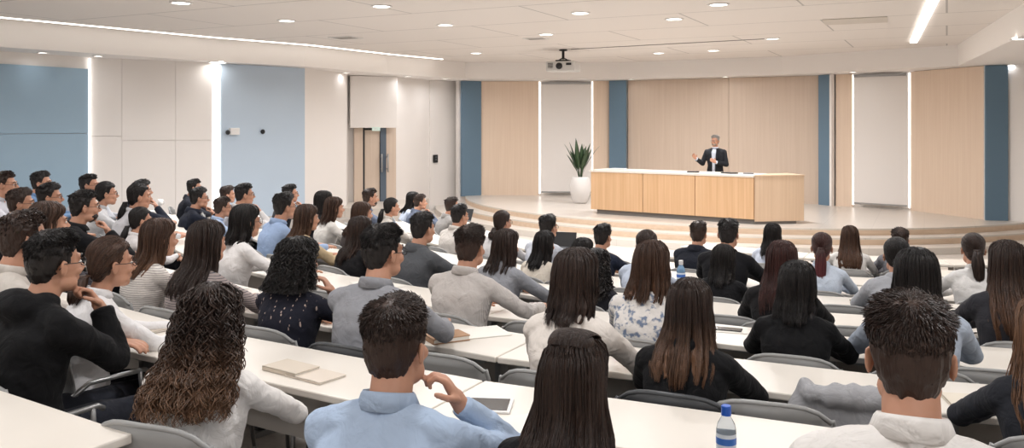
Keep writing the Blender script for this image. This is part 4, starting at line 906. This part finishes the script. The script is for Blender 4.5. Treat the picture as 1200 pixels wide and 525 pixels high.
# ------------------------------------------------------------------ the speaker, standing
def speaker():
    X, Y = 4.42, 18.55; rz = 2.62 + PI * 0; t = empty('person', (X, Y, ZST), 2.62); tag(t, 'bespectacled grey haired man in dark suit standing and gesturing behind the counter', 'person')
    K = .985; o = Vector((0, 0, 1.6)); R = Matrix.Rotation(-.25, 3, 'Z')
    def tor(g):
        return [ring(z, a + g, b + g, y) for z, a, b, y in ((.84, .165, .115, 0), (.95, .165, .115, 0), (1.08, .150, .105, 0), (1.2, .168, .112, 0), (1.32, .182, .115, 0), (1.40, .178, .098, 0), (1.445, .125, .07, 0), (1.47, .066, .055, 0))]
    AR = [(-1, Vector((-.185, 0, 1.385)), Vector((-.25, .02, 1.12)), Vector((-.07, .22, 1.17)), (.75, .35, .5), (-.2, .9, .1), .7),
          (1, Vector((.185, 0, 1.385)), Vector((.27, .04, 1.13)), Vector((.36, .24, 1.24)), (.35, .55, .75), (.6, -.5, .3), .35)]
    mb = MB(); mb.loft(tor(-.012)); mb.limb([(0, 0, 1.43), (0, .0, 1.5), (0, -.0, 1.56)], [.07, .056, .056], 16); head_shapes(mb, o + Vector((0, .015, .02)), R)
    for s, sh, el, wr, d, n, c in AR:
        mb.limb([sh, el, el.lerp(wr, .4), wr], [.05, .037, .036, .026], 12); hand(mb, wr, d, n, c, -s, .009); mb.limb([(.09 * s, 0, .88), (.1 * s, .01, .5), (.11 * s, 0, .08), (.12 * s, .1, .04)], [.085, .055, .038, .03], 12)
    link_mesh('body', remesh(mb, .0065, 2), t, M_SKIN)
    mb = MB(); mb.loft(tor(.014))
    for s in (1, -1): mb.limb([(.04 * s, 0, 1.43), (.17 * s, 0, 1.39)], [.055, .055], 16)
    for s, sh, el, wr, d, n, c in AR:
        mb.ell(sh + Vector((-.012 * s, 0, -.005)), (.064, .064, .056)); mb.limb([sh, el], [.06, .052], 16); mb.limb([el, el.lerp(wr, .5)], [.055, .049], 16); mb.tube([el.lerp(wr, .5), el.lerp(wr, .9)], [.049, .043], 14)
    mb.loft([ring(z, a, b, 0) for z, a, b in ((.76, .19, .135), (.86, .186, .134), (.96, .18, .128))])
    sj = link_mesh('suit_jacket', remesh(mb, .009, 3, lambda p: noise.noise(p * 9) * .006), t, fabric('suit charcoal', (40, 42, 47)))
    mb = MB(); mb.loft([[(-hw, yf - .02, z), (-hw * .6, yf, z), (hw * .6, yf, z), (hw, yf - .02, z)] for z, hw, yf in ((.90, .03, .154), (1.1, .034, .142), (1.25, .044, .146), (1.38, .055, .136), (1.45, .042, .096))])
    sf = mb.build('shirt_front', fabric('shirt pale blue', (214, 222, 236)), t); sf['label'] = 'pale blue shirt front'
    for s in (1, -1):
        mb = MB(); mb.loft([[(s * .040, .150, 1.05), (s * .058, .156, 1.05), (s * .058, .140, 1.05)], [(s * .045, .150, 1.2), (s * .09, .156, 1.22), (s * .08, .13, 1.2)], [(s * .056, .146, 1.34), (s * .112, .142, 1.36), (s * .09, .11, 1.34)], [(s * .05, .085, 1.46), (s * .085, .07, 1.455), (s * .07, .04, 1.45)]]); mb.build('lapel', MATS['suit charcoal'], sj)
        mb = MB(); s_, sh, el, wr, *_ = AR[0 if s < 0 else 1]; mb.tube([el.lerp(wr, .88), el.lerp(wr, .98)], [.037, .036], 14); mb.build('shirt_cuff', MATS['shirt pale blue'], t, smooth=True)
        mb = MB(); mb.limb([(.09 * s, 0, .87), (.1 * s, .01, .5), (.11 * s, 0, .1)], [.105, .072, .058], 14); link_mesh('trouser_leg', remesh(mb, .014, 2), t, fabric('suit charcoal', (40, 42, 47)))
        mb = MB(); mb.limb([(.11 * s, -.03, .05), (.12 * s, .08, .045), (.125 * s, .16, .035)], [.045, .045, .036], 12); link_mesh('shoe', remesh(mb, .012, 2), t, M_DARK)
    mb = MB(); mb.lathe([(.062, 1.45), (.064, 1.49), (.07, 1.485), (.076, 1.45)], 20, capped=False); mb.build('shirt_collar', MATS['shirt pale blue'], t, smooth=True)
    MB().lathe([(.001, 0), (.008, 0), (.008, .004), (.001, .005)], 10).build('lapel_pin', M_METAL, sj, loc=(.085, .138, 1.3)).rotation_euler = (-PI / 2, 0, 0)
    hg = hairmat('hair grey', (120, 116, 112)); M_ = Matrix.Translation(o + Vector((0, .015, .02))) @ Matrix.Rotation(-.25, 4, 'Z')
    link_mesh('hair', hair_short(1), t, hg).matrix_local = M_
    for c in face_parts(t, -.25, 1, 1, hairmat('beard grey', (132, 118, 106))): c.matrix_local = M_
speaker()

# ------------------------------------------------------------------ chairs
def chair_meshes():
    D = {}
    mb = MB(); n = 11; m = 9; fr, bk = [], []
    def bp(u, v):   # u -1..1 across, v 0..1 up
        w_ = .205 + .025 * math.sin(PI * min(1, v * 1.05)) ; r = (max(0, v - .82) / .18) ** 2 * .035 * (abs(u) ** 3)
        return Vector((u * w_, -.185 - .055 * v + .04 * u * u, .47 + .375 * v - r - .02 * abs(u) ** 6 * (1 if v > .9 else 0)))
    th = .012; V = []
    for i in range(m):
        for j in range(n): V.append(bp(-1 + 2 * j / (n - 1), i / (m - 1)))
    K = len(V); V += [p + Vector((0, -th, 0)) for p in V]; F = []
    for i in range(m - 1):
        for j in range(n - 1): a = i * n + j; F.append((a, a + n, a + n + 1, a + 1)); F.append((K + a, K + a + 1, K + a + n + 1, K + a + n))
    ed = [j for j in range(n)] + [i * n + n - 1 for i in range(1, m)] + [(m - 1) * n + j for j in range(n - 2, -1, -1)] + [i * n for i in range(m - 2, 0, -1)]
    for q in range(len(ed)): a, b = ed[q], ed[(q + 1) % len(ed)]; F.append((a, b, K + b, K + a))
    mb.add(V, F); D['backrest'] = mb.mesh('backrest', M_CHAIR, True)
    mb = MB(); mb.tube([V[K + e] * 1.0 + Vector((0, .006, 0)) for e in ed] + [V[K + ed[0]] + Vector((0, .006, 0))], .009, 6); D['back_rim'] = mb.mesh('back_rim', M_CHAIR, True)
    mb = MB(); V = []
    for i in range(9):
        for j in range(9):
            u = -1 + j / 4; v = i / 8; V.append(Vector((u * (.215 - .015 * v), -.2 + .43 * v, .452 + .014 * u * u - .03 * max(0, v - .8) * 3 + .02 * max(0, .15 - v) * 4)))
    K = len(V); V += [p + Vector((0, 0, -.02)) for p in V]; F = []
    for i in range(8):
        for j in range(8): a = i * 9 + j; F.append((a, a + 1, a + 10, a + 9)); F.append((K + a, K + a + 9, K + a + 10, K + a + 1))
    ed = [j for j in range(9)] + [i * 9 + 8 for i in range(1, 9)] + [72 + j for j in range(7, -1, -1)] + [i * 9 for i in range(7, 0, -1)]
    for q in range(len(ed)): a, b = ed[q], ed[(q + 1) % len(ed)]; F.append((b, a, K + a, K + b))
    mb.add(V, F); D['seat'] = mb.mesh('seat', M_CHAIR, True)
    for s in (1, -1):
        mb = MB(); mb.tube([(.2 * s, -.22, .50), (.235 * s, -.2, .60), (.245 * s, -.12, .655), (.245 * s, .12, .66), (.235 * s, .15, .64)], .011, 8); mb.tube([(.245 * s, .1, .66), (.225 * s, .12, .55), (.2 * s, .12, .44)], .011, 8); D['arm', s] = mb.mesh('armrest', M_METAL, True)
        mb = MB(); mb.box((.245 * s, .0, .672), (.045, .24, .018)); D['pad', s] = mb.mesh('arm_pad', M_CHAIR)
        for q, y0, y1 in ((0, .17, .22), (1, -.18, -.24)):
            mb = MB(); mb.tube([(.15 * s, y0 * .6, .44), (.19 * s, y0, .42), (.215 * s, y1, .012)], .011, 8); mb.lathe([(.014, 0), (.016, .004), (.014, .02)], 10, (.215 * s, y1, 0)); D['leg', s, q] = mb.mesh('leg', M_METAL, True)
    mb = MB(); mb.tube([(-.15, -.12, .445), (-.19, -.205, .47), (-.19, -.222, .62)], .01, 8); mb.tube([(.15, -.12, .445), (.19, -.205, .47), (.19, -.222, .62)], .01, 8); mb.box((0, 0, .434), (.3, .3, .012)); D['frame'] = mb.mesh('frame', M_METAL, True)
    return D
CHM = chair_meshes()
ARMS = {}
def chair(x, y, z, rz, label, dark=0, group=None):
    t = empty('lecture_chair', (x, y, z), rz); tag(t, label, 'chair', group); m = M_CHAIRD if dark else M_CHAIR
    for k, me in CHM.items():
        nm = {'arm': 'armrest', 'pad': 'arm_pad', 'leg': 'leg'}.get(k[0], k) if isinstance(k, tuple) else k
        if nm in ('arm_pad', 'back_rim'): continue
        o = link_mesh(nm, me, t, m if nm in ('backrest', 'seat') else M_METAL)
        if nm == 'backrest': link_mesh('back_rim', CHM['back_rim'], o, m)
        if k == ('arm', -1): AL = o
    ARMS[t.name] = AL
    return t
DARKC = {'C6', 'E7', 'B6'}
for idn, t, row, text in PEOPLE:
    a = t.rotation_euler.z; fx, fy = -math.sin(a), math.cos(a); base = face_to(t.location.x, t.location.y)
    c = chair(t.location.x - fx * .01, t.location.y - fy * .01, FL[row], a * .4 + base * .6, '%s moulded chair under the %s' % ('charcoal' if idn in DARKC else 'grey', text), idn in DARKC)
    if idn == 'A13':
        p = link_mesh('arm_pad', CHM['pad', -1], ARMS[c.name], M_OAKL); p['label'] = 'pale oak arm pad'
def at_row(xpx, row, dr=0.0):
    """point of a row on the sight line of a pixel column, nearest branch"""
    r = RP[row] + dr; u = (xpx - 600) / 1000; a = u * u + 1; b = -2 * (u * S[0] + S[1]); c = S[0] ** 2 + S[1] ** 2 - r * r; q = b * b - 4 * a * c
    d = (-b - math.sqrt(q)) / 2 / a; return (u * d, d)
EMPTY = [(545, 2, 'empty grey chair at the second desk row, right of the brown notebook'), (905, 2, 'empty grey chair right of the woman with long streaked hair'), (1004, 2, 'grey chair with a grey cardigan over its back'),
         (648, 3, 'empty grey chair between the checked shirt and the floral blouse'), (410, 3, 'empty grey chair behind the man in grey shirt'), (858, 4, 'empty grey chair before the woman in black sweater'), (1000, 4, 'empty grey chair beside the woman with auburn hair'), (1140, 3, 'empty grey chair right of the pale blue blazer'),
         (760, 4, 'empty grey chair before the floral blouse'), (545, 5, 'empty grey chair in front of the checked shirt'), (480, 5, 'empty grey chair before the dark grey blazer'), (915, 5, 'empty grey chair beyond the auburn haired woman'), (985, 5, 'empty grey chair behind the mauve ponytail'),
         (780, 6, 'empty grey chair between the navy suit and the broad black suit'), (1060, 6, 'empty grey chair beyond the light grey blazer'), (900, 7, 'empty grey chair behind the front row woman in pale blue'), (1090, 7, 'empty grey chair at far right near the white blouse'), (660, 7, 'empty grey chair beyond the man in pale grey shirt'), (735, 7, 'empty grey chair beyond the man in navy suit')]
for x, row, tx in EMPTY:
    p = at_row(x, row, -.3 if x == 1004 else -.06 if x == 905 else -.1); c = chair(p[0], p[1], FL[row], face_to(*p) + .05, tx)
    if x == 1004:
        mb = MB(); mb.ell((0, -.225, .70), (.235, .045, .16)); mb.ell((0, -.24, .83), (.22, .06, .045)); mb.ell((-.19, -.2, .72), (.06, .07, .15)); mb.ell((.19, -.2, .70), (.06, .07, .16)); mb.ell((.05, -.29, .62), (.15, .03, .14))
        q = link_mesh('cardigan', remesh(mb, .009, 3, lambda p: noise.noise(Vector((p.x * 22, p.y * 10, p.z * 9))) * .016), None, fabric('cardigan grey', (176, 176, 178), 'check', (140, 140, 144), sc_=2)); q.location = c.location; q.rotation_euler = c.rotation_euler; tag(q, 'grey cardigan draped over an empty chair back, lower right', 'cardigan')

# ------------------------------------------------------------------ desk tables, each a straight piece of a curved row
def desk(row, t0, t1, label, group=None):
    r0, r1 = RP[row] - .765, RP[row] - .315; z = FL[row]; g = .004 / r0
    a, b, c, d = pol(r1, t0 - g), pol(r1, t1 + g), pol(r0, t1 + g), pol(r0, t0 - g); o = ((a[0] + b[0] + c[0] + d[0]) / 4, (a[1] + b[1] + c[1] + d[1]) / 4)
    t = empty('desk_table', (*o, z)); tag(t, label, 'desk', group)
    P_ = [Vector((p[0] - o[0], p[1] - o[1])) for p in (a, b, c, d)]
    mb = MB(); mb.prism([tuple(p) for p in P_], .70, .73); mb.build('tabletop', M_DESK, t, bevel=.006)
    A, B, C, D = P_; di = (B - A).normalized(); nn = (D - A).normalized()
    mb = MB(); p, q = D.lerp(A, .18) + di * .06, C.lerp(B, .18) - di * .06; mb.prism([tuple(p), tuple(q), tuple(q + nn * .018), tuple(p + nn * .018)], .36, .70); mb.build('modesty_panel', M_PANEL, t)
    for e, sg in ((A.lerp(D, .5), 1), (B.lerp(C, .5), -1)):
        e = e + di * .1 * sg; mb = MB(); ang = math.atan2(nn.y, nn.x)
        mb.box((e.x, e.y, .36), (.06, .035, .66), ang); mb.box((e.x, e.y, .02), (.4, .05, .03), ang); mb.box((e.x, e.y, .685), (.34, .05, .025), ang); mb.build('leg', M_METAL, t)
    mb = MB(); e = (A + B) / 2 + nn * .12; mb.box((e.x, e.y, .682), ((B - A).length * .8, .03, .03), math.atan2(di.y, di.x)); mb.build('crossbar', M_METAL, t)
ROWSP = {0: (29.6, 50), 1: (6, 42), 2: (4, 62), 3: (4, 70), 4: (3, 74), 5: (2, 72), 6: (0, 74), 7: (-4, 80), 8: (-6, 44), 9: (-8, 46)}
ON = {0: 'nearest', 1: 'first', 2: 'second', 3: 'third', 4: 'fourth', 5: 'fifth', 6: 'sixth', 7: 'seventh', 8: 'eighth', 9: 'foremost'}
for row, (a0, a1) in ROWSP.items():
    r0 = RP[row] - .8; n = max(1, round(math.radians(a1 - a0) * r0 / 1.75)); st = (a1 - a0) / n
    for i in range(n):
        t0, t1 = a0 + i * st, a0 + (i + 1) * st
        near = [tx for idn, t, rw, tx in PEOPLE if rw == row and t0 <= math.degrees(math.atan2(S[0] - t.location.x, S[1] - t.location.y)) < t1]
        if near: lb = 'white desk before the ' + near[0]
        else: lb = 'white desk of the %s row without sitters, piece %s' % (ON[row], ('at the right end', 'second from right', 'third from right', 'fourth from right', 'fifth from right', 'sixth from right', 'seventh from right', 'eighth from right', 'ninth from right')[min(i, 8)])
        desk(row, math.radians(t1), math.radians(t0), lb)

# ------------------------------------------------------------------ things on the desks
def on_plane(x, y, z, _p=on_plane):
    """the seen point, kept on the nearest desk of the curved rows"""
    best = None
    for k in range(1, 9):
        zz = FL[k] + .731; q = _p(x, y, zz); dx, dy = S[0] - q[0], S[1] - q[1]; r = math.hypot(dx, dy); e = max(0, abs(r - (RP[k] - .54)) - .12)
        e2 = e + (0 if abs(zz - z) < .001 else .12)
        if best is None or e2 < best[0]: t = min(max(r, RP[k] - .54 - .12), RP[k] - .54 + .12) / r; best = (e2, (S[0] - dx * t, S[1] - dy * t, zz))
    return best[1]
def dz(row): return FL[row] + .731
def put(o, x, y, row, rz): p = on_plane(x, y, dz(row)); o.location = p; o.rotation_euler.z = rz; return o
def book(x, y, row, rz, rgb, w_, h_, th, label, elastic=None):
    t = empty('notebook', on_plane(x, y, dz(row)), rz); tag(t, label, 'notebook')
    MB().box((0, 0, th * .1), (w_, h_, th * .2)).box((0, 0, th * .9), (w_, h_, th * .2)).box((-w_ / 2 + .002, 0, th / 2), (.004, h_, th)).build('cover', mat('cover %d %d %d' % rgb, rgb, .6), t, bevel=.0015)
    MB().box((0, 0, th / 2), (w_ - .008, h_ - .006, th * .62)).build('pages', mat('page paper', (236, 232, 224), .8), t)
def paper(x, y, row, rz, label, w_=.21, h_=.297, n=2, print_=0):
    mb = MB()
    for i in range(n): mb.box((.004 * i, .003 * i, .001 + .0012 * i), (w_, h_, .0008), .05 * i)
    o = mb.build('paper_sheet', mat('page paper', (236, 232, 224), .8)); put(o, x, y, row, rz); tag(o, label, 'paper')
def tablet(x, y, row, rz, label, w_=.25, h_=.175):
    t = empty('tablet', on_plane(x, y, dz(row)), rz); tag(t, label, 'tablet'); MB().box((0, 0, .004), (w_, h_, .008)).build('casing', M_WHITE, t, bevel=.002); MB().box((0, 0, .0083), (w_ * .88, h_ * .84, .0008)).build('screen', mat('dark glass', (62, 60, 60), .12), t)
def pen(x, y, row, rz, label):
    o = MB().tube([(-.07, 0, .005), (.055, 0, .005), (.07, 0, .005)], [.005, .005, .001], 8).build('pen', M_DARK, smooth=True); put(o, x, y, row, rz); tag(o, label, 'pen')
def phone(x, y, row, rz, label):
    t = empty('phone', on_plane(x, y, dz(row)), rz); tag(t, label, 'phone'); MB().box((0, 0, .004), (.075, .15, .008)).build('casing', M_DARK, t, bevel=.003); MB().box((0, 0, .0084), (.068, .14, .0006)).build('screen', mat('dark glass', (62, 60, 60), .12), t)
M_PET = mat('clear bottle plastic', (225, 232, 238), .08, trans=.85); M_PET.node_tree.nodes['Principled BSDF'].inputs['IOR'].default_value = 1.2
M_CAP = mat('blue cap', (38, 92, 190), .4); M_BPET = mat('pale blue bottle plastic', (150, 190, 224), .15, trans=.5)
def bottle(loc, label, blue=0, h=.22):
    t = empty('water_bottle', loc); tag(t, label, 'bottle'); k = h / .22
    MB().lathe([(.026 * k, 0), (.032 * k, .008 * k), (.0325 * k, .05 * k), (.030 * k, .06 * k), (.0325 * k, .07 * k), (.0325 * k, .145 * k), (.028 * k, .165 * k), (.014 * k, .19 * k), (.0135 * k, .2 * k)], 24).build('bottle_body', M_BPET if blue else M_PET, t, smooth=True)
    MB().lathe([(.0165 * k, .192 * k), (.0165 * k, .222 * k), (.0145 * k, .224 * k)], 20).build('cap', M_CAP if not blue else M_WHITE, t, smooth=False)
    mb = MB(); mb.lathe([(.0333 * k, .085 * k), (.0333 * k, .135 * k)], 24, capped=False); bl = mb.build('bottle_label', mat('bottle label white', (226, 232, 240), .4), t, smooth=True)
    mb = MB(); mb.lathe([(.0337 * k, .1 * k), (.0337 * k, .122 * k)], 24, capped=False); mb.build('label_band', mat('label blue band', (70, 120, 200), .4), bl, smooth=True)
d = 2.43; bottle(((851 - 600) / 1000 * d, d, dz(1)), 'clear water bottle with blue cap on the nearest desk', h=(-(475 - 147) / 1000 * d - dz(1)) / .224 * .22)
book(341, 434, 1, .95, (206, 194, 178), .13, .20, .018, 'beige notebook behind the curly haired woman, left of a pair'); book(370, 441, 1, .95, (220, 208, 194), .14, .2, .008, 'thin cream notebook with small print, right of a pair')
book(173, 386, 1, .9, (190, 178, 164), .16, .21, .01, 'taupe notebook before the woman in white shirt'); tablet(567, 476, 1, -.1, 'tablet with dark screen right of the light blue shirt', .2, .15)
book(523, 398, 2, .5, (178, 140, 108), .2, .14, .028, 'tan leather notebook at the elbow of the man in grey shirt'); paper(565, 388, 2, .35, 'white paper sheets on the second desk, centre', .3, .22)
paper(745, 415, 2, -.35, 'cream handout beside the off-white sweater', .2, .16); pen(752, 414, 2, -.9, 'dark pen on the cream handout'); book(1165, 474, 2, -.2, (222, 212, 196), .34, .2, .008, 'flat cream folder at lower right')
paper(612, 505, 1, .4, 'white sheet at the elbow of the light blue shirt', .2, .16)
paper(860, 380, 3, -.3, 'white sheet left of the woman in black sweater', .2, .14); phone(858, 382, 3, 1.2, 'black phone on the third desk before the streaked hair'); paper(1152, 397, 3, -.2, 'white booklet with a pen at the right of the third desk', .26, .17); pen(1136, 393, 3, .3, 'pen on the white booklet at right')
pen(612, 352, 3, .6, 'pen beside the arm of the checked shirt'); pen(626, 350, 3, .5, 'second pen farther from the checked arm'); paper(598, 346, 3, .5, 'notes under the pens beside the checked shirt', .22, .15)
book(1007, 349, 4, .2, (176, 160, 140), .12, .08, .01, 'small tan notebook behind the mauve ponytail'); phone(1022, 349, 4, 1.3, 'dark phone beside the small tan notebook'); paper(1127, 351, 4, -.2, 'open white booklet before the charcoal jacket', .3, .2)
paper(292, 334, 2, .7, 'white papers right of the greyish patterned top', .22, .2); paper(305, 346, 2, .6, 'sheet nearest the sequined top', .2, .14); paper(462, 326, 3, .5, 'white sheets right of the man in grey shirt', .22, .2); paper(476, 332, 3, .5, 'single sheet before the checked shirt', .2, .12)
for x, y, row, tx in ((207, 303, 3, 'left of the greyish patterned top'), (218, 310, 3, 'near the greyish patterned top'), (140, 266, 3, 'before the black jacket'), (128, 272, 3, 'beside the black jacket'), (181, 247, 4, 'under the suited man at left'), (190, 252, 4, 'left of the navy jacket'),
                      (305, 255, 5, 'right of the wavy haired person'), (318, 268, 5, 'near the sky blue shirt'), (310, 291, 4, 'below the sky blue shirt'), (322, 300, 4, 'right of the wavy haired person arm'), (395, 300, 4, 'right of the tan cardigan'), (512, 283, 6, 'beside the dark grey blazer'), (522, 297, 5, 'before the dark grey blazer'), (655, 335, 4, 'at the hand of the grey blazer')):
    paper(x, y, row, .8, 'loose white sheet ' + tx, .2, .15, 1)
def laptop(x, y, row, rz, label):
    t = empty('laptop', on_plane(x, y, dz(row)), rz); tag(t, label, 'laptop'); MB().box((0, 0, .009), (.32, .22, .016)).build('base', mat('laptop grey', (92, 94, 98), .4), t, bevel=.003); MB().box((0, .145, .095), (.32, .008, .2), rx=-.35).build('lid', M_DARK, t, bevel=.002)
laptop(664, 291, 7, -.3, 'dark laptop beyond the man in pale grey shirt'); laptop(553, 259, 7, -.7, 'dark laptop before the man in off-white shirt')
for x, d, row, tx in ((748, 7.2, 6, 'pale blue plastic bottle right of the navy suit'), (798, 5.7, 5, 'pale blue bottle left of the black haired woman in black')):
    r = at_row(x, row, -.5); bottle((r[0], r[1], dz(row)), tx, 1, .24)
def cup(x, y, row, label):
    t = empty('cup', on_plane(x, y, dz(row))); tag(t, label, 'cup'); MB().lathe([(.025, 0), (.03, .004), (.04, .09), (.037, .09), (.028, .01), (.001, .01)], 18, capped=False).build('cup_body', M_WHITE, t, smooth=True); mb = MB(); mb.tube([(.036, 0, .07), (.06, 0, .06), (.058, 0, .03), (.032, 0, .025)], .005, 6); mb.build('handle', M_WHITE, t, smooth=True)
cup(188, 241, 4, 'white cup on the desk at left before the white wall'); cup(126, 258, 3, 'white cup between the black jacket and the grey shirt')
